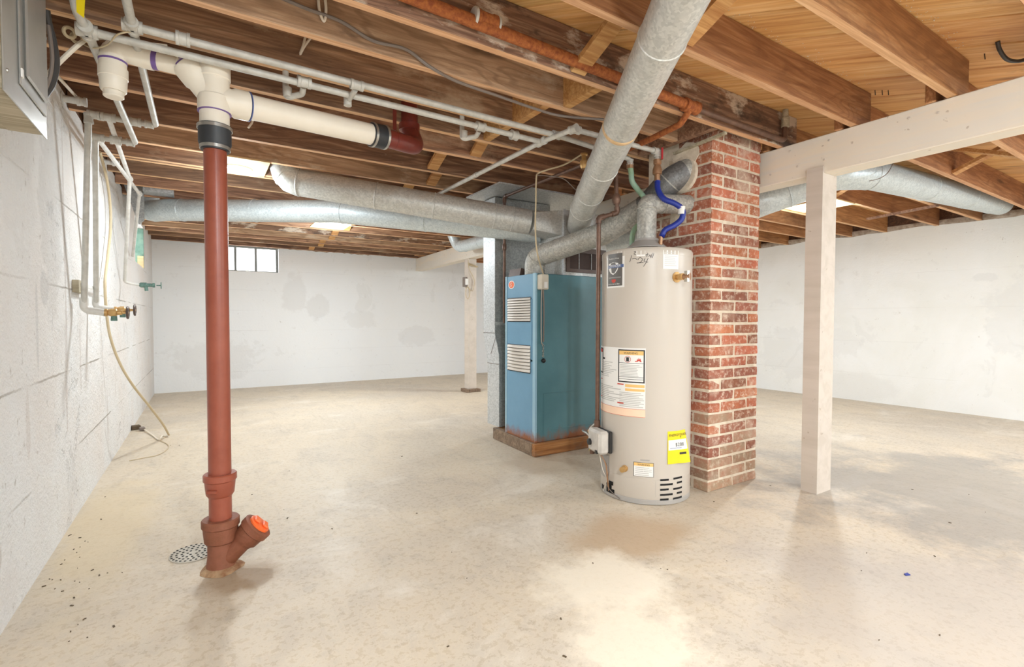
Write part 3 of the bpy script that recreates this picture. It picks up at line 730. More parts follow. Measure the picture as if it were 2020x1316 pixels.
rp = thing('return_duct', 'tall bright galvanized return duct standing behind the blue furnace', 'duct', (2.45, 3.85, 0))
part('duct_drop', MB().box(2.20, 2.80, 3.775, 3.985, .93, 2.13), M['galv_dark'], rp, bevel=.002)
part('lit_side_sheet', MB().box(2.1965, 2.1995, 3.776, 3.984, .932, 2.128), M['galv_light'], rp)  # left face in a paler copy of the metal, its lit look painted in
tr = [(3.775, .93), (3.768, .90), (3.735, .83), (3.705, .74), (3.70, .66), (3.70, .105), (3.905, .105), (3.905, .66), (3.985, .93)]
part('lower_boot', MB().prism([(2.20, y, z) for y, z in tr], (.6, 0, 0)), M['galv_dark'], rp)
part('lit_side_sheet', MB().prism([(2.1965, y, z) for y, z in tr], (.003, 0, 0)), M['galv_light'], rp)  # lower left face, same lit tone put into the colour
part('seam', MB().obox((2.195, 3.80, .82), (0, -.5, .9), (1, 0, 0), (0, .9, .5), .09, .001, .0018).box(2.194, 2.1962, 3.70, 3.905, .655, .659).box(2.194, 2.1962, 3.775, 3.985, .928, .932), M['cord_gray'], rp)
part('seam_band', MB().box(2.205, 2.80, 3.770, 3.7748, 1.0, 1.03), M['galv'], rp)
pan = part('joist_pan', MB().box(2.02, 3.10, 3.40, 3.99, ZJ-.014, ZJ-.0008), M['galv_light'], None)
tag(pan, 'flat pale sheet-metal pan nailed under the joists above the return duct', 'duct panel')

# ================================================================= ROUND DUCTS
def duct(name, label, pts, r, m, seams=(), fil=0, fn=4, ends=True, group='round ducts'):
    P = [V(p) for p in pts]
    root = thing(name, label, 'duct', (P[0]+P[-1])/2-V(0, 0, r), group)
    Q = fillet(P, fil, fn) if fil else P
    part('duct_pipe', MB().tube(Q, r, 28), m, root, ang=28)
    # raised seams at joints
    cum = [0]
    for a, b in zip(Q[:-1], Q[1:]): cum.append(cum[-1]+(b-a).length)
    sm = MB()
    for s in seams:
        L = s*cum[-1]
        i = max(j for j in range(len(Q)-1) if cum[j] <= L+1e-6)
        d = (Q[i+1]-Q[i]).normalized(); p = Q[i]+d*(L-cum[i])
        sm = MB().lathe(p-d*.006, d, [(0, r), (.003, r+.0035), (.009, r+.0035), (.012, r)], 28, cap=False)
        part('seam_ring', sm, m, root, own=True)
    return root
# large near duct, sloping down to the plenum
def along(px, py, depth):
    d = ray(px, py); return CAM+d*depth
nd_r = .0875
n0 = along(1342, 0, 1.59); n1 = along(1153, 405, 3.30); dd = (n1-n0).normalized()
nstart = n0-dd*1.1
n2 = V(2.29, 2.71, 1.815); 
duct('round_duct', 'large galvanized round duct running overhead in front of the brick chimney', [nstart, n1, n2, V(2.60, 3.128, 1.80)], nd_r, M['galv'], (.36, .64, .74, .82), fil=.12, fn=3)
# left high duct with up-turned elbow
duct('round_duct', 'galvanized duct sloping from an elbow by the lamp to the plenum', [V(.535, 4.05, ZS-.03), V(.535, 4.045, 2.088), V(1.4, 3.68, 1.963), duct_a_end+V(-.12, .046, .016), duct_a_end], .100, M['galv'], (.10, .15, .42, .63, .86, .93), fil=.11, fn=3)
# long duct from the left wall
duct('round_duct', 'long blue-grey duct crossing from the left wall to the plenum', [V(-.42, 5.74, 2.30), V(-.42, 5.72, 2.05), V(-.25, 5.52, 2.047), V(1.0, 4.53, 2.0), V(2.05, 3.78, 1.865), V(2.457, 3.43, 1.80)], .098, M['galv_blue'], (.16, .34, .55, .74), fil=.1, fn=4)
# under-beam duct to the right bay
duct('round_duct', 'galvanized duct passing under the beam and on towards the right wall', [V(2.91, 3.30, 1.72), V(3.05, 3.05, 1.765), V(3.36, 2.42, 1.815), V(3.52, 2.10, 1.93), V(3.78, 1.73, 2.07), V(4.1, 1.65, 2.10), V(6.75, 1.65, 2.235), V(7.0, 1.65, 2.25)], .105, M['galv_blue'], (.30, .42, .62, .8, .95), fil=.14, fn=3)
duct('round_duct', 'small galvanized duct with elbow in front of the far end of the beam', [V(2.75, 3.987, 2.0), V(2.93, 4.5, 2.0), V(2.97, 5.9, 2.03), V(2.97, 6.12, 2.05), V(2.90, 6.15, 2.25)], .078, M['galv_blue'], (.62, .82, .88), fil=.12, fn=3)
part('wall_register', MB().prism([(-.575, 5.44, 2.27), (-.42, 5.44, 2.27), (-.42, 5.44, 1.92), (-.46, 5.44, 1.88)], (0, .01, 0)), M['galv_dark'], bpy.data.objects['round_duct.002'])
fb2 = part('duct_boot', MB().box(-.42, -.20, 5.34, 5.50, 2.16, 2.24), M['galv_light'], bpy.data.objects['round_duct.002'])

tb = n0+dd*((2.34-1.59)/dd.dot(FWD))
part('tape_band', MB().lathe(tb-dd*.014, dd, [(0, nd_r+.0006), (.001, nd_r+.0012), (.026, nd_r+.0012), (.027, nd_r+.0006)], 28, cap=False), M['plywood'], bpy.data.objects['round_duct'], label='yellowed band of old tape')
# furnace flue to chimney
fe = V(CX0-.006, 2.095, 1.985)
def vent(name, label, P, r, fil, seams, cap):
    return duct(name, label, P, r, M['flue'], seams, fil=fil, fn=4, group='flue pipes')
vent('flue_pipe', 'grey flue pipe rising from the blue furnace to the chimney', [V(2.255, 3.245, FZ1+.001), V(2.255, 3.245, 1.545), V(2.41, 2.62, 1.66), V(2.485, 2.27, 1.80), V(2.535, 2.13, 1.94), V(2.63, 2.06, 2.0)], .080, .12, (.09, .16, .24, .66, .78, .9), True)

part('thimble', MB().lathe((CX0-.016, 2.088, 1.968), (1, 0, 0), [(0, .086), (.004, .108), (.0155, .118), (.0158, .08)], 20), M['mortar'], bpy.data.objects['flue_pipe'])
M['flue_dark'] = galv('dark_flue_elbow', lin(112,112,112), lin(140,140,140), .5, .3, lin(100,98,94))
part('elbow_sleeve', MB().tube(fillet([V(2.485, 2.27, 1.80).lerp(V(2.41, 2.62, 1.66), .1), V(2.485, 2.27, 1.80), V(2.535, 2.13, 1.94), V(2.60, 2.082, 1.981)], .12, 4), .083, 24), M['flue_dark'], bpy.data.objects['flue_pipe'], label='dark grey adjustable elbow')
# ================================================================= WATER HEATER
HC = V(2.302, 2.118, 0); HR = .266
va = math.atan2(HC.x, HC.y); hf = V(-math.sin(va), -math.cos(va), 0); hr = V(math.cos(va), -math.sin(va), 0)
def hp(a, z, r=HR):      # point on the tank: angle in degrees from the camera-facing line, positive to the right
    q = math.radians(a); return HC+(hf*math.cos(q)+hr*math.sin(q))*r+V(0, 0, z)
def hz(py, a=0, r=HR): p = hp(a, 0, r); return zat(p.x, p.y, py)
def ha(px): # angle of a pixel column on the tank
    lo, hi = -88, 88
    for _ in range(40):
        m_ = (lo+hi)/2
        if pr(hp(m_, .6))[0] < px: lo = m_
        else: hi = m_
    return lo
HT = hz(486)
wh = thing('water_heater', 'tall beige cylindrical gas water heater beside the brick chimney', 'water heater', HC)
part('base_ring', MB().lathe(HC, (0,0,1), [(0, HR-.006), (.004, HR), (.026, HR), (.03, HR-.003)], 72), M['tank_ring'], wh)
part('tank_body', MB().lathe(HC, (0,0,1), [(.0302, HR-.002), (.034, HR), (.145, HR), (.1455, HR-.0012), (.148, HR-.0012), (.1485, HR), (HT-.045, HR)], 72), M['tank'], wh)
part('top_cap', MB().lathe(HC, (0,0,1), [(HT-.0449, HR+.0015), (HT-.015, HR+.0015), (HT-.004, HR-.006), (HT, HR-.018), (HT+.004, .12), (HT+.004, .001)], 72), M['tank'], wh)
def patch(a0, a1, z0, z1, off=.0008, th=.0006, n=None, z0b=None, z1b=None):
    n = n or max(2, int(abs(a1-a0)/5)); rs = []
    for i in range(n+1):
        a = a0+(a1-a0)*i/n; u = i/n
        za = z0 if z0b is None else z0+(z0b-z0)*u; zb = z1 if z1b is None else z1+(z1b-z1)*u
        rs.append([hp(a, za, HR+off), hp(a, zb, HR+off), hp(a, zb, HR+off+th), hp(a, za, HR+off+th)])
    return MB().rings(rs)
def lines(a0, a1, zs, h, off, rag=0, seed=1):
    rr = random.Random(seed); mb = MB()
    for z in zs:
        e = a1-(a1-a0)*rag*rr.random()
        p = patch(a0, e, z, z+h, off, .0003); mb.add(p.v, p.f)
    return mb
def text_mb(s, a_c, z, size, off, spread=True):
    cu = bpy.data.curves.new('lettering', 'FONT'); cu.body = s; cu.size = size; cu.align_x = 'CENTER'
    ob = bpy.data.objects.new('lettering', cu); COL.objects.link(ob); bpy.context.view_layer.update()
    dg = bpy.context.evaluated_depsgraph_get(); me = ob.evaluated_get(dg).to_mesh(); mb = MB()
    vs = [hp(a_c+math.degrees(v.co.x/HR), z+v.co.y, HR+off) for v in me.vertices]; mb.add(vs, [tuple(p.vertices) for p in me.polygons])
    ob.evaluated_get(dg).to_mesh_clear(); bpy.data.objects.remove(ob); return mb
# dark charcoal label with shield
A0, A1 = ha(1196), ha(1230); Z0, Z1 = hz(568, -46), hz(498, -46)
L1 = part('label', patch(A0, A1, Z0, Z1), M['white'], wh, label='charcoal label with white shield and blue band')
part('label_field', patch(A0+3, A1-3, Z0+.010, Z1-.010, .0016), M['label_black'], L1)
ac = (A0+A1)/2-1; hZ = Z1-Z0
def shield(a_c, zc, wa, h, off):
    pts = [(-1, .9), (-.6, 1.0), (0, 1.12), (.6, 1.0), (1, .9), (1, .1), (.85, -.4), (.5, -.85), (0, -1.15), (-.5, -.85), (-.85, -.4), (-1, .1)]
    return MB().add([hp(a_c+x*wa, zc+y*h, HR+off) for x, y in pts], [tuple(range(12))])
part('shield', shield(ac-1, Z0+hZ*.54, 8.5, hZ*.155, .0026), M['white'], L1)
part('band', patch(A0+4, A1-1, Z0+hZ*.555, Z0+hZ*.64, .0030), M['print_blue'], L1)
part('lettering', text_mb('DEFENDER', ac+1, Z0+hZ*.575, .020, .0042), M['white'], L1)
part('lettering', text_mb('Bradford White', ac, Z0+hZ*.795, .0125, .0028), M['white'], L1)
part('lettering', text_mb('Built to be the Best', ac, Z0+hZ*.085, .0115, .0028), M['white'], L1)
part('rule_line', lines(A0+5, A1-5, [Z0+hZ*.27, Z0+hZ*.29], .0015, .0026), M['paper_gray'], L1)
part('red_seal', shield(ac, Z0+hZ*.185, 3.6, hZ*.045, .0026), M['print_red'], L1)
# small white label at the top right and a white tag with handwriting
A0, A1 = ha(1305), ha(1335)
L2 = part('label', patch(A0, A1, hz(531, 32), hz(494, 32)), M['white'], wh)
part('print_line', lines(A0+2, A1-2, [hz(531, 32)+.018+.0105*i for i in range(8)], .0028, .0016, .3, 3), M['paper_gray'], L2)
part('tape', patch(ha(1253), ha(1270), hz(505), hz(494), .0008), M['white'], wh)
ink = MB()
def stroke(pts): 
    P = smoothpts([hp(ha(x), hz(y, ha(x)), HR+.0012) for x, y in pts], 4); ink.tube(P, .0014, 5)
stroke([(1244, 504), (1240, 517)]); stroke([(1245, 511), (1250, 510), (1254, 512)])
stroke([(1256, 513), (1260, 508), (1265, 512), (1260, 518), (1254, 519), (1267, 518)])
stroke([(1270, 510), (1268, 516), (1276, 517)]); stroke([(1276, 509), (1272, 518), (1267, 526)])
stroke([(1248, 497), (1252, 497), (1248, 501), (1252, 502)])
stroke([(1275, 499), (1273, 507)]); stroke([(1271, 503), (1277, 501)]); stroke([(1277, 507), (1279, 503), (1281, 507)]); stroke([(1284, 499), (1281, 509)]); stroke([(1287, 499), (1284, 509)])
part('handwriting', ink, M['ink'], wh, label='handwritten date 1-24 in pen')
# warning and instruction labels on the left
AL, AR = ha(1185.5)-6, ha(1273)
zt, zb1 = hz(687, -10), hz(824, -5)
L3 = part('label', patch(AL, AR, zb1, zt), M['white'], wh, label='large white instruction label with orange headings')
b0, b1 = ha(1219.5), ha(1271.5); q0, q1 = hz(755, -18), hz(690, -18)
part('black_border', patch(b0, b1, q0, q1, .0016), M['print'], L3)
part('label_field', patch(b0+1.6, b1-1.6, q0+.007, q1-.007, .0024), M['white'], L3)
part('orange_bar', patch(b0+1.6, b1-1.6, q1-.030, q1-.007, .0032), M['print_orange'], L3)
part('lettering', text_mb('WARNING', (b0+b1)/2, q1-.025, .017, .0042), M['print'], L3)
part('rule_line', lines(b0+1.6, b1-1.6, [q1-.078, q0+.030, q0+.018], .0022, .0032), M['print'], L3)
fp = [(-1, 0), (-.6, .3), (-.5, .1), (-.2, .75), (-.05, .35), (.2, 1.0), (.35, .5), (.6, .8), (.8, .3), (1, 0)]
part('flame_mark', MB().add([hp(b0+26+x*4.2, q1-.068+y*.026, HR+.0034) for x, y in fp], [tuple(range(len(fp)))]), M['print_red'], L3)
cm = MB()
for i in range(20):
    a = 2*math.pi*i/20; a2 = 2*math.pi*(i+1)/20
    cm.add([hp(b0+13+math.degrees(r*math.cos(q)/HR), q1-.055+r*math.sin(q), HR+.0034) for r, q in ((.019, a), (.019, a2), (.0165, a2), (.0165, a))], [(0, 1, 2, 3)])
part('circle_mark', cm, M['print_red'], L3)
part('can_mark', patch(b0+11.2, b0+14.8, q1-.067, q1-.043, .0032), M['print'], L3)
part('print_line', lines(b0+3, b1-3, [q0+.036+.0088*i for i in range(8)], .004, .0032, .25, 5), M['paper_gray'], L3)
part('print_line', lines(AL+18, b0-3, [q0+.022+.0105*i for i in range(9)], .0042, .0018, .45, 6), M['paper_gray'], L3)
part('logo_mark', patch(AL+27, AL+33, q1-.066, q1-.056, .0018), M['print'], L3)
part('print_line', lines(b0+2, b1, [zb1+.055+.0098*i for i in range(9)], .0045, .0018, .2, 8), M['paper_gray'], L3)
part('print_line', lines(AL+14, b0+6, [zb1+.075+.0105*i for i in range(9)], .005, .0018, .5, 9), M['paper_gray'], L3)
part('orange_bar', patch(b0+10, b1, q0-.026, q0-.010, .0018), M['print_orange'], L3)
part('orange_bar', patch(b0+10, b1, q0-.048, q0-.034, .0018), M['print_orange'], L3)
part('red_heading', lines(b0-1, b0+8, [q0-.016, zb1+.070], .007, .0020), M['print_red'], L3)
part('red_heading', lines(AL+16, AL+24, [q0-.004, zb1+.085], .006, .0020), M['print_red'], L3)
part('peach_field', patch(AL, AR, zb1, zb1+.045, .0014), M['print_peach'], L3)
part('red_border', lines(AL, AR, [zb1+.001, zb1+.045], .0016, .0022), M['print_red'], L3)
part('black_border', patch(AL, ha(1190), hz(735, -70), hz(686, -70), .0014), M['print'], L3)
part('label_field', patch(AL, ha(1189), hz(734, -70)+.005, hz(686, -70)-.026, .0022), M['white'], L3)
part('red_heading', patch(AL, ha(1189), hz(686, -70)-.025, hz(686, -70)-.006, .0022), M['print_red'], L3)
# bottom label
A0, A1 = ha(1251), ha(1291); z0, z1 = hz(941, 0), hz(913, 0)
L4 = part('label', patch(A0, A1, z0, z1), M['print'], wh)
part('label_field', patch(A0+.6, A1-.6, z0+.002, z1-.002, .0015), M['white'], L4)
part('orange_bar', patch(A0+.6, A1-.6, z1-.020, z1-.002, .0022), M['print_orange'], L4)
part('lettering', text_mb('WARNING', (A0+A1)/2, z1-.0165, .014, .0030), M['print'], L4)
part('print_line', lines(A0+2, A1-2, [z0+.008+.0105*i for i in range(5)], .0038, .0022, .2, 2), M['paper_gray'], L4)
part('plate', patch(A0+8, A0+19, z1+.010, z1+.018), M['tank_ring'], wh)
# yellow energy label, loose at the right bottom corner
A0, A1 = ha(1317.5), ha(1351.5); zt, zb1 = hz(850, 40), hz(914, 40)
def loose(a0, a1, z0, z1, off):
    rs = []
    for i in range(13):
        u = i/12; a = a0+(a1-a0)*u; row = []
        for j in range(7):
            v = j/6; zz = z0+(z1-z0)*v
            vv = (zz-zb1)/(zt-zb1); uu = (a-A0)/(A1-A0)
            r = HR+off+max(0, uu-.45)*max(0, 1-vv)*.05+.004*(1-vv)
            row.append(hp(a+(1-vv)*uu*2, zz, r))
        rs.append(row)
    mb = MB(); n = len(mb.v)
    for r in rs: mb.v += r
    for i in range(12):
        for j in range(6): mb.f.append((i*7+j, (i+1)*7+j, (i+1)*7+j+1, i*7+j+1))
    return mb
hY = zt-zb1
L5 = part('energy_label', loose(A0, A1, zb1, zt, .0012), M['yellow'], wh, label='yellow and white energy label curling at its corner')
part('label_field', loose(A0+1, A1-1.5, zb1+hY*.42, zb1+hY*.73, .0022), M['white'], L5)
def loose_text(s, ac, z, size):
    mb = text_mb(s, ac, z, size, .004)
    out = MB(); out.f = mb.f
    for p in mb.v:
        d = p-HC; a = math.degrees(math.atan2(d.dot(hr), d.dot(hf))); vv = (d.z-zb1)/(zt-zb1); uu = (a-A0)/(A1-A0)
        out.v.append(hp(a+(1-vv)*uu*2, d.z, HR+.0034+max(0, uu-.45)*max(0, 1-vv)*.05+.004*(1-vv)))
    return out
part('lettering', loose_text('ENERGYGUIDE', (A0+A1)/2+1, zb1+hY*.84, .0195), M['print'], L5)
part('lettering', loose_text('$288', (A0+A1)/2+2, zb1+hY*.53, .028), M['print'], L5)
part('rule_line', loose(A0+3, A1-10, zb1+hY*.47, zb1+hY*.485, .003), M['print_blue'], L5)
part('logo_mark', loose(A1-13, A1-4, zb1+hY*.27, zb1+hY*.335, .0028), M['print'], L5)
part('marker', loose((A0+A1)/2+3, (A0+A1)/2+5, zb1+hY*.79, zb1+hY*.815, .0028), M['print'], L5)
# air slots
sl = MB()
for i, (x0, x1, y) in enumerate(((1304, 1321, 947), (1304, 1329, 956), (1304, 1321, 966), (1304, 1329, 976), (1304, 1321, 985.5))):
    a0, a1 = ha(x0), ha(x1); z = hz(y, (a0+a1)/2)
    s_ = patch(a0, a1, z-.0055, z+.0055, .0003, .0006); part('air_slot', s_, M['dark'], wh, own=True)
for i, (x0, x1, y0, y1) in enumerate(((1330, 1347, 944.5, 940), (1337, 1347, 952.5, 949.5), (1330, 1347, 965, 960), (1337, 1347, 973, 969), (1330, 1347, 984, 979))):
    a0, a1 = ha(x0), ha(x1); z = hz(y0, a0)
    part('air_slot', patch(a0, a1, z-.0055, z+.0055, .0003, .0006), M['dark'], wh, own=True)
part('door_seam', patch(ha(1295)-.15, ha(1295)+.15, .05, .14, .0002, .0004), M['tank_ring'], wh)
# cut-out with wires at the lower left
for (x, y, w_, h_) in ((1203, 962, 5, 10), (1210, 970, 3.5, 5), (1189, 922, 2.5, 7), (1191, 960, 2, 5), (1207, 953, 4, 4)):
    a0, a1 = ha(x-w_), ha(x+w_); z = hz(y, (a0+a1)/2)
    part('burner_opening', patch(a0, a1, z-h_*.0028, z+h_*.0028, .0004, .0008, n=3), M['dark'], wh, own=True)
# drain valve and relief valve
p = hp(ha(1234), hz(923, -27)); d = hp(ha(1234), 0, 1)-HC; d.z = 0
part('drain_valve', MB().lathe(p-d.normalized()*.001, d, [(0, .019), (.010, .019), (.012, .013), (.026, .013), (.028, .016), (.040, .016), (.041, .006)], 16), M['brass'], wh)
a = ha(1332); p = hp(a, hz(547, a)); d = (hp(a, 0, 1)-HC).normalized()
rv = part('relief_valve', MB().lathe(p-d*.001, d, [(0, .030), (.005, .030), (.006, .015), (.03, .015), (.032, .019), (.052, .019)], 16), M['brass'], wh)
e = p+d*.035
part('valve_outlet', MB().lathe(e, hr*.9+hf*.35, [(0, .016), (.03, .016), (.033, .021), (.05, .021), (.051, .012)], 16), M['copper'], rv)
part('valve_lever', MB().obox(e+d*.03+hr*.01, d, hr, (0, 0, 1), .012, .006, .03), M['steel'], rv)
# gas control
a = -56; p = hp(a, hz(868, a)); d = (hp(a, 0, 1)-HC).normalized(); sd = V(-d.y, d.x, 0)
if sd.dot(hr) < 0: sd = -sd
gc = part('gas_control', MB().obox(p+d*.055, d, sd, (0, 0, 1), .034, .075, .068), M['ctrl'], wh, bevel=.014, label='grey plastic gas control valve')
part('back_plate', MB().obox(p+d*.012, d, sd, (0, 0, 1), .011, .073, .064), M['black'], gc, bevel=.004)
part('control_knob', MB().lathe(p+d*.089-sd*.040-V(0, 0, .012), d, [(0, .020), (.012, .019), (.014, .012)], 16), M['black'], gc)
part('button', MB().obox(p+d*.088+sd*.038-V(0, 0, .055), d, sd, (0, 0, 1), .006, .010, .010), M['black'], gc)
part('inlet_elbow', MB().tube([p+d*.05-sd*.06-V(0, 0, .05), p+d*.05-sd*.085-V(0, 0, .075), p+d*.05-sd*.085-V(0, 0, .10)], .015, 10, .02), M['brown_pipe'], gc)
part('burner_tube', MB().tube(smoothpts([p+d*.05+sd*.01-V(0, 0, .066), hp(-48, hz(915, -48), HR+.03), hp(-47, hz(945, -47), HR+.02), hp(-50, hz(968, -50), HR-.002)], 6), .0045, 8), M['copper'], wh)
part('wire', MB().tube(smoothpts([p+d*.05+sd*.02-V(0, 0, .066), hp(-45, hz(925, -45), HR+.02), hp(-52, hz(950, -52), HR+.012), hp(-44, hz(968, -44), HR+.008), hp(-30, hz(984, -30), HR+.004)], 6), .0022, 6), M['cord_gray'], wh)
part('wire', MB().tube(smoothpts([p+d*.05+sd*.0-V(0, 0, .066), hp(-58, hz(925, -58), HR+.02), hp(-50, hz(945, -50), HR+.016), hp(-62, hz(968, -62), HR+.006)], 6), .0025, 6), M['cord_white'], wh)
part('cover_plate', MB().add(patch(-72, -50, hz(940, -60), hz(895, -60), .003, .002).v, patch(-72, -50, hz(940, -60), hz(895, -60), .003, .002).f), M['tank_ring'], wh)
part('warning_tag', MB().add([p-sd*.10+d*.05+V(0, 0, -.0), p-sd*.075+d*.052+V(0, 0, -.008), p-sd*.085+d*.056+V(0, 0, -.045), p-sd*.115+d*.058+V(0, 0, -.095), p-sd*.105+d*.053+V(0, 0, -.05)], [(0, 1, 2, 4), (4, 2, 3)]), M['yellow'], wh, label='torn yellow paper tag')
part('gas_connector', MB().tube(smoothpts([p+d*.055-sd*.078-V(0, 0, .005), p+d*.06-sd*.13+V(0, 0, .015), p+d*.05-sd*.20+V(0, 0, .012), p+d*.02-sd*.27+V(0, 0, -.0)], 6), .008, 8), M['steel'], wh)
part('gas_connector', MB().tube(smoothpts([p+d*.055-sd*.07+V(0, 0, .02), p+d*.05-sd*.12+V(0, 0, .04), p+d*.03-sd*.09+V(0, 0, .08)], 6), .007, 8), M['steel'], wh)
part('cap_nut', MB().lathe(p+d*.06-sd*.078+V(0, 0, .035), -sd, [(0, .014), (.025, .014), (.026, .008)], 8), M['brass'], wh)
# draft hood and flue
hz_ = HT+.004
part('draft_hood', MB().lathe(HC+V(0,0,hz_+.018), (0,0,1), [(0, .122), (.004, .122), (.046, .072), (.058, .070)], 32), M['tank_ring'], wh)
lg = MB()
for q in (20, 140, 260): lg.obox(HC+V(.112*math.cos(math.radians(q)), .112*math.sin(math.radians(q)), hz_+.010), (1,0,0), (0,1,0), (0,0,1), .005, .005, .0105)
part('hood_leg', lg, M['steel'], wh)
fb_ = HC+V(0, 0, hz_+.072)
zf = zat(HC.x, HC.y, 402)
fp_ = duct('flue_pipe', 'short flue elbow from the water heater top into the brick chimney', [fb_, V(HC.x, HC.y, zf), V(HC.x+.05, HC.y-.005, zf+.006), V(CX0+.02, 2.05, zf+.02)], .058, M['flue'], (.36, .62), fil=.055, fn=3, group='flue pipes')
M['collar'] = plain('stained_collar', lin(176,146,112), .9, 0, lin(128,84,52), 22, .8, 70)
# ================================================================= DRAIN STACK
sr = ray(429, 600); SY = 2.385; SX = sr.x/sr.y*SY
SC = V(SX, SY, 0); PR = .0425
st = thing('drain_stack', 'red cast-iron drain stack with cream plastic pipe fittings at the top', 'pipe', SC)
def zs(y): return zat(SX, SY-.04, y)
zA1, zA0, zB1, zB0 = zs(938), zs(978), zs(1028), zs(1072)
part('iron_pipe', MB().lathe(SC, (0,0,1), [(zB1-.01, PR), (zs(292), PR)], 32), M['iron'], st)
def hub(z1, z0, r): return [(z0-.012, PR+.002), (z0, r-.010), (z0+(z1-z0)*.45, r-.006), (z0+(z1-z0)*.62, r-.005), (z0+(z1-z0)*.68, r), (z1-.004, r), (z1, r-.004), (z1, PR+.001)]
part('hub', MB().lathe(SC, (0,0,1), hub(zA1, zA0, .0625), 32), M['iron'], st)
part('hub', MB().lathe(SC, (0,0,1), hub(zB1, zB0, .071), 32), M['iron_rust'], st)
part('raised_lettering', MB().obox(SC+V(*(-FWD.xy), 0)*.0575+V(0,0,zA0+.022), RGT, FWD, (0,0,1), .020, .004, .006), M['iron'], st)
wy = MB().lathe(SC, (0,0,1), [(-.001, .058), (.03, .054), (.06, .050), (zB0-.008, .050)], 28)
part('wye_body', wy, M['iron_rust'], st)
R2 = V(RGT.x, RGT.y, 0).normalized(); F2 = V(FWD.x, FWD.y, 0).normalized()
ad = (R2*.68+V(0,0,.70)+F2*.22).normalized(); a0 = SC+R2*.005+V(0,0,.03)
part('wye_arm', MB().lathe(a0, ad, [(.0, .042), (.098, .041), (.112, .046), (.122, .054), (.160, .057), (.164, .063), (.192, .064), (.196, .058), (.196, .05)], 28), M['iron_rust'], st)
pg = part('cleanout_plug', MB().lathe(a0+ad*.1955, ad, [(0, .046), (.008, .046), (.010, .043), (.010, .001)], 28), M['orange'], st, label='bright orange cleanout plug')
u_ = ad.cross(V(0,1,0)).normalized(); v_ = ad.cross(u_)
part('plug_recess', MB().obox(a0+ad*.211+u_*.021, u_, v_, ad, .013, .022, .005).obox(a0+ad*.211-u_*.021, u_, v_, ad, .013, .022, .005), M['orange'], pg, bevel=.004)
mbz = MB()
for i in range(16):
    q = 2*math.pi*i/16; mbz.v.append(SC+V(math.cos(q)*(.070+.02*random.random()), math.sin(q)*(.070+.025*random.random()), .0008))
for i in range(16):
    q = 2*math.pi*i/16; mbz.v.append(SC+V(math.cos(q)*.052, math.sin(q)*.052, .018))
mbz.f = [(i, (i+1) % 16, 16+(i+1) % 16, 16+i) for i in range(16)]
part('mortar_collar', mbz, M['collar'], st)
# rubber coupling and clamps
zr0, zr1 = zs(293), zs(243)
rc_ = part('rubber_coupling', MB().lathe(SC, (0,0,1), [(zr0, PR+.002), (zr0, .052), (zr0+.012, .053), (zr0+.03, .060), (zr1-.02, .060), (zr1-.012, .0625), (zr1, .0625), (zr1, .05)], 32), M['rubber'], st)
for z in (zr0+.005, zr1-.016): part('clamp', MB().lathe(SC, (0,0,1), [(z, .053 if z < zr0+.02 else .061), (z, .0565 if z < zr0+.02 else .0645), (z+.013, .0565 if z < zr0+.02 else .0645), (z+.013, .05)], 32), M['steel'], rc_)
zw = zs(188)
part('plastic_pipe', MB().lathe(SC, (0,0,1), [(zr1-.005, .054), (zs(206), .054)], 32), M['pvc'], st)
wp = part('plastic_wye', MB().lathe(SC, (0,0,1), [(zs(216), .0545), (zs(216), .0605), (zs(186), .0605), (zs(184), .056), (zs(150), .056), (zs(148), .060), (zs(122), .060), (zs(121), .053)], 32), M['pvc'], st)
part('primer_ring', MB().lathe(SC, (0,0,1), [(zs(217), .0550), (zs(217), .0612), (zs(215.5), .0612), (zs(215.5), .055)], 32), M['primer'], wp)
wc = V(SX, SY, zw)
lend = at(372, 137, 'y', SY+.02); ld = (lend-wc-V(0, 0, -.01)).normalized()
lend = wc+ld*.155
part('wye_branch', MB().lathe(wc+ld*.02, ld, [(0, .052), (.060, .052), (.070, .058), (.130, .058), (.133, .054), (.133, .044)], 28), M['pvc'], wp)
part('primer_ring', MB().lathe(wc+ld*.152, ld, [(0, .0435), (.0, .050), (.008, .050), (.008, .0435)], 28), M['primer'], wp)
p1 = at(300, 116, 'y', SY+.045)
cor = at(222, 92, 'y', SY+.06)
drop = V(cor.x, cor.y, zat(cor.x, cor.y, 178))
part('plastic_pipe', MB().tube([wc+ld*.14, p1], .0365, 24), M['pvc'], st)
dA = (p1-(wc+ld*.14)).normalized()
part('reducer', MB().lathe(wc+ld*.150, dA, [(0, .046), (.014, .046), (.016, .040), (.030, .040), (.031, .037)], 24), M['pvc'], st)
part('primer_ring', MB().lathe(wc+ld*.172, dA, [(0, .0371), (0, .0408), (.009, .0408), (.009, .0371)], 24), M['primer'], st)
part('plastic_elbow', MB().tube([p1-dA*.005, p1+dA*.02, cor, V(cor.x, cor.y, drop.z+.07)], .0435, 24, .055, 6), M['pvc'], st)
part('primer_ring', MB().lathe(p1-dA*.022, dA, [(0, .0371), (0, .0385), (.022, .0385), (.022, .0371)], 24), M['primer'], st)
part('primer_ring', MB().lathe((cor.x, cor.y, zat(cor.x, cor.y, 124)), (0,0,1), [(0, .040), (0, .0452), (.007, .0452), (.007, .040)], 24), M['primer'], st)
part('trap_body', MB().lathe((cor.x, cor.y, drop.z-.006), (0,0,1), [(0, .038), (.006, .042), (.05, .045), (.052, .0475), (.088, .0475), (.09, .043)], 24), M['pvc'], st)
part('cleanout_cap', MB().lathe((cor.x, cor.y, drop.z-.028), (0,0,1), [(0, .030), (.003, .033), (.0215, .033)], 24), M['pvc'], st)
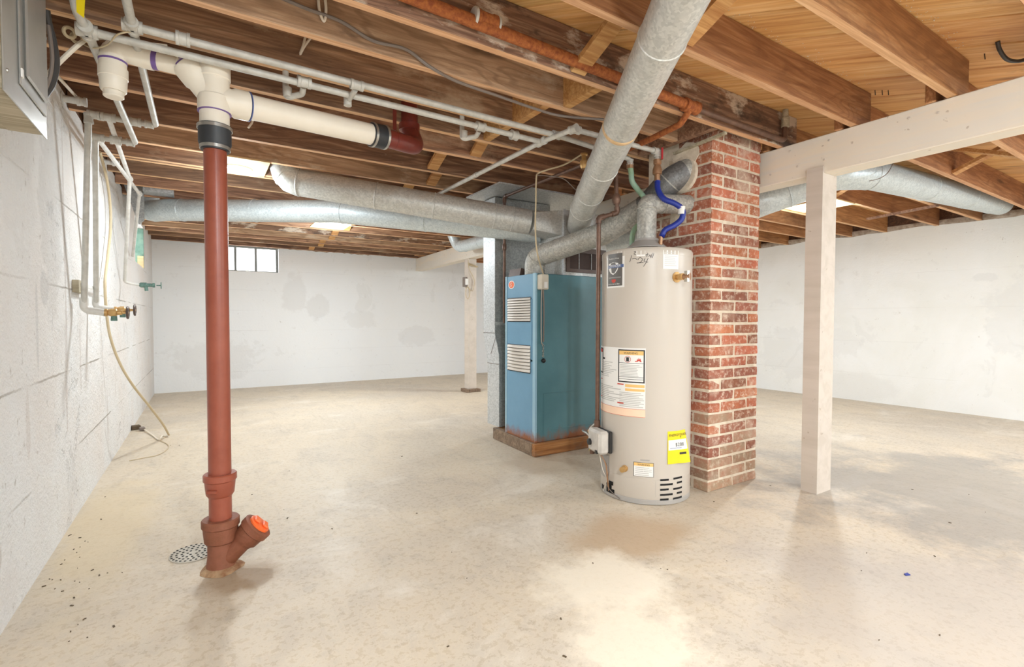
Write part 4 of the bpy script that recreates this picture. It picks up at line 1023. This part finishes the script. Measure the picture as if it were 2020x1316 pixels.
# long right arm
rend = at(735, 266, 'z', 1.995); rd = (rend-wc).normalized()
part('wye_branch', MB().lathe(wc+rd*.02, rd, [(0, .054), (.045, .054), (.055, .060), (.105, .060), (.107, .053)], 28), M['pvc'], wp)
part('primer_ring', MB().lathe(wc+rd*.1275, rd, [(0, .0525), (0, .0612), (.004, .0612), (.006, .0525)], 28), M['primer_blue'], wp)
part('plastic_pipe', MB().tube([wc+rd*.10, rend], .0515, 32), M['pvc'], st)
rc2 = part('rubber_coupling', MB().lathe(rend-rd*.012, rd, [(0, .052), (0, .058), (.012, .0595), (.075, .0595), (.085, .058), (.085, .048)], 32), M['rubber'], st)
for q in (.0, .068): part('clamp', MB().lathe(rend+rd*(q-.008), rd, [(0, .058), (0, .0615), (.012, .0615), (.012, .058)], 32), M['steel'], rc2)
ie = rend+rd*.07
e1 = ie+rd*.155; e1.z = ie.z+.0
part('iron_elbow', MB().tube([ie, e1, e1+V(.055, .05, .02), e1+V(.03, .09, .12), e1+V(.03, .09, .30)], .047, 28, .07, 6), M['iron_dark'], st, label='maroon cast-iron elbow')
part('lead_joint', MB().lathe(e1+V(.03, .09, .11), (0,0,1), [(0, .05), (.0, .058), (.035, .058), (.04, .048)], 24), M['iron_dark'], st)
# perforated strap
hs = ie+rd*.055
part('hanger_strap', MB().torus(hs, rd, .049, .0018, 28, 4).obox(hs+V(0, -.012, .115), rd, (0, 1, 0), (0, 0, 1), .011, .0012, .068), M['iron_dark'], st)

# ================================================================= PIPES
def pipe(name, label, runs, r, m, fits=(), cat='pipe', group=None, fil=.03):
    """runs = list of point lists; fits = (point, direction, length, radius factor, part name)"""
    pts = [p for q in runs for p in q]
    root = thing(name, label, cat, V(sum(p.x for p in pts)/len(pts), sum(p.y for p in pts)/len(pts), min(p.z for p in pts)-r), group)
    for q in runs: part('pipe_run', MB().tube(q, r, 14, fil), m, root)
    for f in fits:
        p, d, L, k, nm = f[:5]; mm = f[5] if len(f) > 5 else m
        d = V(d).normalized(); R = r*k
        part(nm, MB().lathe(V(p)-d*L/2, d, [(0, r*.98), (0, R), (L*.22, R), (L*.25, R*.90), (L*.75, R*.90), (L*.78, R), (L, R), (L, r*.98)], 14), mm, root)
    return root
UX, UY, UZ = V(1,0,0), V(0,1,0), V(0,0,1)
ru = .0145
# upper galvanized line (hot water)
u0 = at(262, 57, 'z', 2.09); u0.y = 2.228; 
hot_e = at(1243, 304, 'y', 2.24); hot_e.z = 2.055
upz = 2.092
e_c = at(308, 248, 'z', 2.08)
u_feed = at(243, -30, 'z', 2.10)
uj = V(1.70, 2.238, 2.088)
u0 = V(u0.x, 2.23, upz); v1t = V(-.47, e_c.y, 2.08)
pipe('water_pipe', 'upper of two parallel galvanized water pipes slung under the joists', [
    [u0, uj, hot_e, hot_e-V(0,0,.04)], [u_feed, u0, V(e_c.x, e_c.y, 2.08), v1t, at(166, 606, 'x', -.535)]], ru, M['pipe'], [
    (u0, UX, .06, 1.5, 'tee'), (u0, UY, .07, 1.5, 'tee'), (u0+UX*.15, UX, .045, 1.75, 'union'), (at(704, 168, 'y', 2.23), UX, .055, 1.55, 'tee'),
    (uj, UX, .05, 1.6, 'coupling'), (V(e_c.x, e_c.y, 2.08)-UX*.03, UX, .04, 1.45, 'elbow'), (V(e_c.x-.09, e_c.y, 2.08), UX, .05, 1.6, 'union'), (V(e_c.x-.20, e_c.y, 2.08), UX, .06, 1.5, 'tee'), (v1t+UX*.02, UX, .05, 1.5, 'elbow'),
    (v1t-UZ*.02, UZ, .05, 1.4, 'elbow'), (hot_e-V(0,0,.02), UZ, .035, 1.5, 'elbow')])
# lower galvanized line (cold water) with branch
lz = 2.066; l0 = at(172, 60, 'z', 2.07); l0 = V(l0.x, 2.295, lz); br = V(1.655, 2.318, lz)
c_e = at(268, 283, 'z', 2.05); brn = V(1.700, 2.085, 2.072); cold_e = at(1297, 299, 'y', 2.085)
l_feed = at(148, 15, 'z', 2.08); l_up = at(146, -25, 'z', 2.16)
v2t = at(189, 272, 'z', 2.05); v2t.y = c_e.y
pipe('water_pipe', 'lower galvanized water pipe in front of the cream plastic drain fittings', [
    [l0, br-UX*.01], [V(1.648, 3.93, 2.075), br, brn, cold_e, cold_e-V(0,0,.05)], [l_up, l_feed, l0, V(c_e.x, c_e.y, 2.05), v2t, at(190, 602, 'x', -.54)]], ru, M['pipe'], [
    (l0, UX, .06, 1.6, 'tee'), (l0, UY, .08, 1.6, 'tee'), (at(600, 162, 'y', 2.30), UX, .055, 1.7, 'tee'), (at(948, 250, 'y', 2.318), UX, .05, 1.7, 'tee'), (V(1.47, 2.318, lz), UX, .04, 1.85, 'union'),
    (br, UY, .07, 1.6, 'tee'), (brn, (brn-br), .05, 1.6, 'elbow'), (brn+UX*.02, UX, .04, 1.6, 'elbow'), (V(1.65, 3.1, 2.07), UY, .03, 1.2, 'coupling'), (cold_e-V(0,0,.015), UZ, .04, 1.6, 'elbow'), (cold_e-UX*.02, UX, .035, 1.5, 'elbow'),
    (V(c_e.x, c_e.y, 2.05)-UX*.025, UX, .04, 1.5, 'elbow'), (V(c_e.x-.09, c_e.y, 2.05), UX, .05, 1.7, 'union'), (V(c_e.x-.17, c_e.y, 2.05), UX, .06, 1.5, 'tee')])
# short drops hanging from the two lines (old fixture stubs)
def stub(px, py, y, label):
    p = at(px, py, 'y', y); root = thing('pipe_stub', label, 'pipe fitting', p-V(0, 0, .06), 'old fixture stubs on the water pipes')
    part('stub_pipe', MB().tube([p+V(.0, .018, -.012), p+V(0, .05, -.03), p+V(-.045, .085, -.04), p+V(-.06, .10, -.035), p+V(-.06, .10, ZJ+.12-p.z)], .013, 12, .02), M['pipe'], root)
    part('elbow', MB().lathe(p+V(-.055, .085, -.042), (0, 0, 1), [(0, .012), (0, .0185), (.04, .0185), (.04, .012)], 12), M['pipe'], root)
    return root
stub(600, 163, 2.315, 'stub elbow under the pipes beside the long cream drain arm')
stub(948, 252, 2.335, 'stub elbow near the wooden bridging left of the large duct')
sp_ = at(702, 170, 'y', 2.235)
sroot_ = thing('pipe_stub', 'straight stub dropping from the upper water pipe', 'pipe fitting', sp_-V(0, 0, .06), 'old fixture stubs on the water pipes')
part('stub_pipe', MB().tube([sp_+V(0, .012, -.012), sp_+V(-.01, .11, -.03)], .012, 12), M['pipe'], sroot_)
part('elbow', MB().lathe(sp_+V(-.01, .105, -.05), (0, 0, 1), [(0, .010), (0, .018), (.045, .018), (.045, .010)], 12), M['pipe'], sroot_)
# branch lines to the far taps on the left wall
t1 = V(e_c.x-.20, e_c.y, 2.08); t2 = V(c_e.x-.17, c_e.y, 2.05)
f1 = at(256, 352, 'z', 2.07); f2 = at(275, 382, 'z', 2.06)
b1 = at(246, 556, 'x', -.55)
pipe('water_pipe', 'pale branch pipe running down the left wall to a green tap', [[t1+UY*.03, f1, b1, b1+V(.05, .02, -.012), b1+V(.10, .04, -.02)]], .0125, M['pipe_white'], [(f1, UY, .05, 1.5, 'elbow')])
f3 = at(262, 505, 'x', -.556)
pipe('water_pipe', 'pale branch pipe ending beside the green window frame', [[t2+UY*.03, f2, f3]], .0125, M['pipe_white'], [(f2, UY, .05, 1.5, 'elbow')])
tp = b1+V(.10, .04, -.02)
tap = thing('tap', 'green brass tap on the left wall below the green window frame', 'tap', tp)
part('tap_body', MB().lathe(tp-UX*.005, UX, [(0, .014), (.01, .022), (.05, .022), (.055, .015), (.09, .015), (.095, .019), (.11, .019)], 12), M['verdigris'], tap)
part('spout', MB().tube([tp+V(.04, 0, -.005), tp+V(.045, 0, -.05)], .014, 10), M['verdigris'], tap)
part('tap_handle', MB().lathe(tp+V(.115, 0, 0), UX, [(0, .004), (.03, .004), (.031, .03), (.036, .03), (.037, .004)], 12), M['verdigris'], tap)
# two wheel valves at the foot of the near pipes
for (pb, lab) in ((at(166, 606, 'x', -.535), 'nearer stop valve with brown wheel handle on the left wall'), (at(190, 602, 'x', -.54), 'farther stop valve with brown wheel handle on the left wall')):
    v = thing('stop_valve', lab, 'valve', pb-V(0, 0, .04), 'stop valves on the left wall')
    part('elbow', MB().tube([pb+V(0, 0, .05), pb-V(0, 0, .015), pb+V(.085, .0, -.028)], .020, 14, .03), M['pipe_white'], v)
    q = pb+V(.085, 0, -.028)
    part('valve_body', MB().lathe(q, UX, [(0, .014), (.0, .021), (.012, .021), (.014, .016), (.03, .023), (.05, .023), (.055, .014), (.075, .014), (.077, .008), (.105, .006)], 14), M['brass'], v)
    part('outlet', MB().lathe(q+V(.04, 0, -.016), (0, 0, -1), [(0, .013), (.022, .015), (.03, .015)], 12), M['verdigris'], v)
    part('wheel_handle', MB().torus(q+V(.10, 0, 0), UX, .030, .0065, 20, 7).obox(q+V(.10, 0, 0), UY, UX, UZ, .030, .004, .004).obox(q+V(.10, 0, 0), UY, UX, UZ, .004, .004, .030), M['brown_metal'], v)
wbk = at(150, 560, 'x', XL+.012)
br_ = thing('pipe_bracket', 'small grey wooden block bracket behind the near wall pipes', 'bracket', wbk)
part('wood_block', MB().box(XL+.001, XL+.028, wbk.y-.03, wbk.y+.16, wbk.z-.045, wbk.z+.02), M['gray_wood'], br_)
part('pipe_clip', MB().box(XL+.028, XL+.034, wbk.y+.02, wbk.y+.60, wbk.z-.012, wbk.z+.006), M['pipe_white'], br_)
# wall stubs near the wall top
for px, py, lab in ((135, 196, 'white pipe stub poking from the left wall beside the breaker panel'), (213, 320, 'white ribbed connector at the top of the left wall')):
    p = at(px, py, 'x', XL+.002)
    if p.z > WT-.03: p = at(px, py, 'z', WT-.045); 
    p = V(XL+.001, p.y, min(p.z, WT-.03)); sroot = thing('wall_stub', lab, 'pipe fitting', p-V(0, 0, .03))
    part('flange', MB().lathe(p, UX, [(0, .034), (.004, .034), (.006, .02)], 16), M['pipe_white'], sroot)
    part('nipple', MB().lathe(p+UX*.006, UX, [(0, .017), (.05, .017), (.05, .023), (.062, .023), (.064, .020), (.076, .020), (.078, .023), (.09, .023)], 14), M['pipe_white'], sroot)

# rusty gas main along the near joist
ry = 1.722
rm = thing('gas_main', 'thick rusty iron pipe along the joist in front of the chimney', 'pipe', (1.3, ry, 2.15))
part('rusty_run', MB().tube([V(XL+.01, ry, 2.235), V(2.17, ry, 2.176)], .0245, 16), M['rust'], rm)
cp = at(958, 42, 'y', ry)
part('coupling', MB().lathe(cp-UX*.045, UX, [(0, .025), (0, .034), (.012, .035), (.016, .031), (.07, .031), (.074, .034), (.09, .034), (.09, .025)], 18), M['rust'], rm)
part('zinc_collar', MB().lathe(cp-UX*.058, UX, [(0, .025), (.002, .037), (.012, .038), (.013, .025)], 18), M['pipe'], rm)
part('zinc_collar', MB().lathe(cp+UX*.046, UX, [(0, .025), (.002, .033), (.010, .034), (.011, .025)], 18), M['pipe'], rm)
tee = V(2.19, ry, 2.174)
part('tee', MB().lathe(tee-UX*.05, UX, [(0, .025), (0, .034), (.02, .034), (.025, .03), (.08, .03), (.085, .034), (.105, .034), (.105, .02)], 16), M['rust'], rm)
part('dark_run', MB().tube([tee+UX*.05, V(3.05, ry, 2.168), V(3.085, ry, 2.172), V(3.095, ry, 2.30)], .0165, 14, .035), M['brown_pipe'], rm)
part('riser_coupling', MB().lathe((3.095, ry, 2.25), UZ, [(0, .018), (.005, .024), (.06, .024), (.065, .018), (.11, .016)], 14), M['gray_wood'], rm)
part('rusty_branch', MB().tube([tee+V(-.005, 0, -.02), tee+V(-.005, .06, -.075), V(2.198, 2.0, 2.09), V(2.21, 2.30, 2.085)], .017, 14, .03), M['rust'], rm)

# gas line to the heater
DH = (HC-CAM).dot(FWD)
def dp(px, py, d): return along(px, py, d)
g0 = dp(1213, 300, DH-.02); 
gl = thing('gas_pipe', 'brown iron gas pipe dropping down the left side of the water heater', 'pipe', dp(1180, 855, DH-.08))
gp = [dp(1214, 300, DH), dp(1217, 420, DH-.02), dp(1181, 430, DH-.06)]
base = dp(1181, 850, DH-.06); top = gp[2]
part('pipe_run', MB().tube([gp[0], gp[1], top, V(top.x, top.y, base.z)], .0135, 12, .02), M['brown_pipe'], gl)
part('elbow', MB().tube([gp[1]+V(0, 0, .035), gp[1], gp[1].lerp(top, .3)], .018, 12, .02), M['brown_pipe'], gl)
part('elbow', MB().tube([top.lerp(gp[1], .3), top, top-V(0, 0, .035)], .018, 12, .02), M['brown_pipe'], gl)
vv = dp(1216, 394, DH-.012)
part('union', MB().lathe(vv-V(0, 0, .03), UZ, [(0, .018), (.015, .024), (.03, .028), (.045, .024), (.065, .018)], 10), M['brown_pipe'], gl)
zc = zat(top.x, top.y, 838)
part('coupling', MB().lathe((top.x, top.y, zc-.02), UZ, [(0, .0145), (0, .0185), (.05, .0185), (.05, .0145)], 12), M['brown_pipe'], gl)
# gas line to the furnace
gf = thing('gas_pipe', 'brown iron gas pipe turning down behind the blue furnace', 'pipe', (2.2, 3.62, 1.0))
gx = at(995, 450, 'y', 3.645); gtop = V(gx.x, 3.645, zat(gx.x, 3.645, 388)); gst = at(1152, 324, 'z', 2.095)
part('pipe_run', MB().tube([gst, gtop, V(gx.x, 3.645, 1.02)], .0125, 12, .025), M['brown_pipe'], gf)
part('elbow', MB().tube([gtop.lerp(gst, .04), gtop, gtop-V(0, 0, .05)], .017, 12, .02), M['brown_pipe'], gf)
part('union', MB().lathe((gx.x, 3.645, zat(gx.x, 3.645, 490)-.02), UZ, [(0, .014), (.01, .019), (.05, .019), (.06, .014)], 10), M['brown_pipe'], gf)
part('gas_cock', MB().lathe(gst-V(0, 0, .03), UZ, [(0, .02), (.02, .028), (.05, .028), (.055, .016), (.085, .016), (.09, .026), (.10, .026)], 12), M['brass'], gf)

# hot and cold hoses of the heater
def ribbed(pts, r, m, parent, nm='hose'):
    P = smoothpts(pts, 14); rr = [r*(1+.09*(1 if i % 2 else -1)) for i in range(len(P))]
    return part(nm, MB().tube(P, rr, 12), m, parent, ang=80)
DB = DH-.13; DG = DH+.10
bh = thing('water_hose', 'ribbed blue flexible water hose above the water heater', 'hose', dp(1302, 480, DB))
cb = cold_e-V(0, 0, .05)
kD = (cb-CAM).dot(FWD)
ribbed([dp(1297, 358, kD), dp(1298, 374, kD-.02), dp(1309, 392, DB+.02), dp(1332, 402, DB), dp(1346, 414, DB), dp(1345, 431, DB), dp(1331, 444, DB), dp(1312, 454, DB), dp(1305, 468, DB)], .0165, M['blue_hose'], bh)
part('valve_body', MB().lathe(cb, -UZ, [(0, .016), (.0, .024), (.025, .024), (.03, .018), (.06, .028), (.085, .028), (.09, .018), (.125, .018), (.13, .010), (.17, .009)], 14), M['copper'], bh)
part('valve_handle', MB().obox(dp(1306, 303, kD-.03), RGT, FWD, UZ, .005, .006, .034), M['red_handle'], bh, label='red lever handle')
part('nipple', MB().tube([dp(1304, 466, DB), dp(1302.5, 483, DB)], .012, 12), M['copper'], bh)
part('paper_tag', MB().lathe(dp(1345, 408, DB), (dp(1344, 424, DB)-dp(1345, 408, DB)), [(0, .017), (.0, .020), (.045, .020), (.045, .017)], 14), M['white'], bh)
gh = thing('water_hose', 'ribbed green flexible water hose left of the heater flue', 'hose', dp(1247, 480, DG))
hb = hot_e-V(0, 0, .04); hD = (hb-CAM).dot(FWD)
ribbed([hb, dp(1245, 340, hD), dp(1247, 358, hD), dp(1258, 374, (hD+DG)/2), dp(1272, 392, DG), dp(1279, 412, DG), dp(1268, 436, DG), dp(1252, 452, DG), dp(1247, 470, DG), dp(1247, 486, DG)], .0165, M['green_hose'], gh)
part('nut', MB().lathe(hb+V(0, 0, .012), -UZ, [(0, .016), (0, .022), (.03, .022), (.03, .016)], 8), M['copper'], gh)

# ================================================================= BREAKER PANEL
PXc = -.437
y1 = at(90, 150, 'x', PXc).y; y0 = at(7, 150, 'x', PXc).y; zb = zat(PXc, y1, 276)
ep = thing('breaker_panel', 'grey metal breaker panel with hinged door on the left wall', 'panel', (PXc-.05, (y0+y1)/2, zb))
part('backboard', MB().box(XL+.001, XL+.05, y0-.08, y1-.01, zb+.012, ZJ-.003), M['gray_wood'], ep)
part('panel_box', MB().box(XL+.0505, PXc-.004, y0+.012, y1-.012, zb+.010, ZJ-.003), M['gray_wood'], ep, label='wooden box side under the panel cover')
cv = part('cover', MB().box(PXc-.0038, PXc, y0, y1, zb, ZJ-.003), M['panel'], ep, bevel=.002)
pa, pb2 = at(36, 150, 'x', PXc), at(86, 150, 'x', PXc)
dz0 = zat(PXc, pa.y, 165); dr = part('door', MB().box(PXc+.0002, PXc+.006, pa.y, pb2.y, dz0, ZJ-.02), M['panel'], ep, bevel=.002)
part('door_panel', MB().box(PXc+.0062, PXc+.016, pa.y+.03, pb2.y-.03, dz0+.035, ZJ-.05), M['panel'], dr, bevel=.009)
part('latch', MB().box(PXc+.0062, PXc+.010, pa.y-.004, pa.y+.010, dz0+.02, dz0+.045), M['white'], dr)
for px, py in ((14, 139), (90, 76), (87, 225)):
    q = at(px, py, 'x', PXc+.0002); part('screw', MB().lathe(q, UX, [(0, .006), (.003, .005), (.0035, .001)], 10), M['steel'], cv)
# cables leaving the panel
def cable(name, label, pts, r, m, n=6, group=None, cat='cable'):
    o = part(name, MB().tube(smoothpts(pts, n), r, 8), m); return tag(o, label, cat, group)
def zc_(px, py, z): return at(px, py, 'z', z)
def yc(px, py, y): return at(px, py, 'y', y)
cable('power_cable', 'thick black cable looping beside the breaker panel', [yc(88, 190, y1+.04), yc(104, 165, y1+.05), yc(112, 125, y1+.05), yc(106, 80, y1+.05), yc(97, 45, y1+.04), yc(93, 20, y1+.03)], .009, M['cord_black'])
cable('power_cable', 'grey cable inside the loop beside the breaker panel', [yc(88, 180, y1+.02), yc(99, 150, y1+.03), yc(103, 115, y1+.03), yc(99, 75, y1+.03), yc(95, 50, y1+.03)], .006, M['cord_gray'])
cable('power_cable', 'flat white cable from the breaker panel up to the pipe tee', [yc(94, 147, y1+.06), yc(120, 120, y1+.10), yc(150, 92, 2.38), yc(166, 80, 2.40)], .008, M['cord_white'])
cable('power_cable', 'white cable along the top of the left wall', [at(115, 152, 'x', -.52), at(145, 185, 'x', -.53), at(172, 215, 'x', -.53), at(178, 240, 'x', -.545)], .007, M['cord_white'])
cable('power_cable', 'thin white cable running from the clamp rings along the lower pipe', [zc_(175, 75, 2.12), zc_(200, 76, 2.12), zc_(260, 82, 2.13), zc_(330, 90, 2.14)], .005, M['cord_white'])
cable('power_cable', 'thin tan wire looping round the plastic elbow', [zc_(160, 85, 2.1), zc_(185, 95, 2.05), zc_(212, 88, 2.05), zc_(232, 68, 2.06), zc_(262, 62, 2.08)], .003, M['cord_tan'])
for i, (px, py) in enumerate(((152, 75), (174, 73), (137, 64))):
    p = at(px, py, 'z', 2.075); o = part('pipe_clamp', MB().torus(p, (-.5, 1, .3), .016, .006, 16, 6), M['cord_tan'])
    tag(o, 'corroded ring clamp at the pipe tee, %s' % ('nearest the wall cable', 'nearest the plastic elbow', 'nearest the breaker panel')[i], 'clamp', 'ring clamps by the panel')
yt = at(157, 20, 'z', 2.06)
tag(part('paper_tag', MB().add([at(150, -4, 'y', yt.y), at(168, -4, 'y', yt.y), at(166, 36, 'y', yt.y-.01), at(151, 24, 'y', yt.y-.005)], [(0, 1, 2, 3)]), M['yellow']), 'yellow paper tag hanging from the pipe at the top left', 'tag')
# long dark cable stapled along a joist
cable('joist_cable', 'dark cable drooping across the joists above the water pipes', [yc(520, -20, 2.03), yc(600, 15, 2.03), yc(672, 42, 2.03), yc(735, 80, 2.03), yc(800, 97, 2.03), yc(850, 133, 2.03), zc_(905, 162, 2.14), zc_(985, 190, 2.14), zc_(1060, 216, 2.14), zc_(1110, 229, 2.14), zc_(1192, 236, 2.145)], .007, M['cord_gray'])
for pts, lb in (([yc(627, -15, 2.036), yc(630, 20, 2.034), yc(639, 42, 2.032), yc(643, 20, 2.034), yc(640, -15, 2.036)], 'white cable loop hanging at the top edge left of centre'),
            ([yc(602, 74, 2.37), yc(598, 90, 2.36), yc(592, 107, 2.36), yc(600, 92, 2.36), yc(612, 76, 2.37)], 'short white cable loop over the upper water pipe'),
            ([yc(499, 233, 2.99), yc(497, 242, 2.99), yc(490, 252, 2.98)], 'tiny white cable end right of the black coupling')):
    cable('cable_loop', lb, pts, .0055, M['cord_white'], group='white cable loops')
# thermostat and furnace feed cables
cable('furnace_cable', 'tan cable hanging down to the switch box on the furnace', [dp(1150, 303, 3.3), dp(1115, 324, 3.3), dp(1080, 335, 3.3), dp(1062, 342, 3.3), dp(1058, 352, 3.28), dp(1057, 400, 3.3), dp(1056, 450, 3.33), dp(1060, 500, 3.36), V(sb.x-.01, FY0-.045, zat(sb.x, FY0-.045, 541)+.001)], .0055, M['cord_tan'])
cable('thermostat_wire', 'thin grey wire sagging beside the large round duct', [dp(1060, 346, 3.32), dp(1078, 347, 3.32), dp(1110, 352, 3.3), dp(1128, 367, 3.3), dp(1136, 375, 3.3)], .0028, M['cord_gray'])
# tan cord down the left wall
cd = [at(197, 300, 'x', -.55), at(210, 350, 'x', -.55), at(217, 400, 'x', -.55), at(218, 450, 'x', -.548), at(212, 510, 'x', -.548), at(207, 560, 'x', -.548), at(211, 625, 'x', -.545), at(219, 670, 'x', -.53), at(237, 718, 'x', -.49), at(262, 760, 'x', -.43), at(295, 802, 'x', -.35), at(322, 838, 'x', -.29), at(333, 858, 'z', .012)]
cable('extension_cord', 'tan cord hanging down the left wall onto the floor', cd, .0085, M['cord_tan'])
pp = at(268, 843, 'z', .022)
pg2 = thing('plug', 'dark plug and pale cord end lying on the floor by the left wall', 'plug', V(pp.x, pp.y, 0))
part('plug_body', MB().obox(pp, (1, .3, 0), (-.3, 1, 0), UZ, .035, .03, .019), M['debris'], pg2, bevel=.006)
part('plug_body', MB().obox(pp+V(.055, -.09, -.003), (1, .2, 0), (-.2, 1, 0), UZ, .022, .03, .016), M['cord_gray'], pg2, bevel=.006)
part('cord', MB().tube(smoothpts([pp+V(.07, -.10, -.008), at(300, 858, 'z', .008), at(314, 868, 'z', .008), at(320, 860, 'z', .008), at(333, 861, 'z', .008)], 5), .006, 8), M['cord_white'], pg2)
cable('floor_wire', 'thin tan wire curving over the floor near the left wall', [at(316, 869, 'z', .005), at(332, 878, 'z', .005), at(328, 888, 'z', .005), at(310, 898, 'z', .005), at(285, 903, 'z', .005), at(255, 909, 'z', .005)], .003, M['cord_tan'])

# ================================================================= FLOOR DRAIN
dc = V(-.046, 2.60, 0); dR = .092
fd = thing('floor_drain', 'round perforated metal floor drain beside the red stack', 'drain', dc)
part('grate', MB().lathe(dc, UZ, [(.0002, dR), (.004, dR), (.006, dR-.006), (.006, .001)], 40), M['drain'], fd)
hl = MB()
for r, n in ((.022, 6), (.044, 13), (.064, 20), (.083, 26)):
    for i in range(n):
        a = 2*math.pi*(i+.5*(n % 2))/n; hl.lathe(dc+V(r*math.cos(a), r*math.sin(a), .0061), UZ, [(0, .0052), (.0006, .0052), (.0007, .0005)], 7)
part('drain_hole', hl, M['dark'], fd, kind='stuff')

# ================================================================= SMALL THINGS
lb = thing('wood_batten', 'thin brown batten nailed across the joists by the right wall', 'batten', at(1780, 420, 'z', 2.13))
b0_, b1_ = at(1712, 432, 'z', 2.139), at(1850, 405, 'z', 2.139)
part('batten', MB().obox((b0_+b1_)/2, b1_-b0_, (b1_-b0_).cross(UZ), UZ, (b1_-b0_).length/2, .022, .0095), M['joist'], lb)
hk = [at(1968, 82, 'z', ZS), at(1972, 98, 'z', ZS-.03), at(1985, 116, 'z', ZS-.05), at(2005, 121, 'z', ZS-.04), at(2030, 116, 'z', ZS-.02)]
cable('ceiling_cable', 'dark cable stub curving out of the subfloor at the right edge', hk, .009, M['cord_black'])
kn = MB()
for q in ((1942, 106), (1726, 178), (1740, 178), (1752, 178)):
    p = at(q[0], q[1], 'z', ZS-.001); kn.tube([p, p-V(.004, .004, .03)], .0022, 5)
tag(part('nail_tip', kn, M['cord_black']), 'few nail tips poking through the subfloor boards', 'nails', kind='stuff')
wr = MB().tube(smoothpts([at(1765, 315, 'y', 1.50), at(1752, 340, 'y', 1.51), at(1735, 352, 'y', 1.51), at(1715, 357, 'y', 1.53)], 6), .0025, 6)
tag(part('duct_wire', wr, M['cord_gray']), 'thin dark wire hanging in front of the blue-grey right duct', 'wire')
cable('far_cable', 'pale cable sagging between joists behind the chimney', [at(1545, 386, 'y', 2.60), at(1562, 393, 'y', 2.60), at(1580, 396, 'y', 2.60), at(1600, 392, 'y', 2.60)], .005, M['cord_gray'])
for nm, yj, xa, xb, lab in (('specks', 1.335, 1.75, 3.15, 'white specks along the joist left of the beam'), ('specks', .905, 2.2, 3.1, 'white specks along the joist nearest the right edge')):
    sp = MB()
    for i in range(70):
        x = xa+(xb-xa)*random.random(); y = yj-.004-abs(random.gauss(0, .03)); r = .0015+.0016*random.random()
        sp.lathe((x, y, ZS-r*1.6), UZ, [(0, .0003), (r*.7, r), (r*1.4, .0003)], 5)
    tag(part(nm, sp, M['web']), lab, 'specks', kind='stuff')
db = MB()
for i in range(110):
    if i < 70: px, py = random.gauss(105, 60), random.gauss(1110, 70)
    else: px, py = random.uniform(150, 2000), random.uniform(820, 1300)
    if py < 800: continue
    p = at(px, py, 'z', .0015)
    if p.x < XL+.02 or p.x > 4 or p.y < .3 or (p-HC).length < .3: continue
    a = random.random()*3; s_ = .0012+.0032*random.random()**2
    db.obox(p, (math.cos(a), math.sin(a), 0), (-math.sin(a), math.cos(a), 0), UZ, s_*1.6, s_*.7, .0012)
tag(part('floor_debris', db, M['debris']), 'dark crumbs and leaf bits scattered on the floor', 'debris', kind='stuff')
tag(part('plastic_scrap', MB().prism([at(1783, 1133, 'z', .001), at(1790, 1131, 'z', .001), at(1796, 1135, 'z', .001), at(1787, 1136, 'z', .001)], (0, 0, .003)), M['blue_hose']), 'tiny blue plastic scrap on the floor at the right', 'scrap')
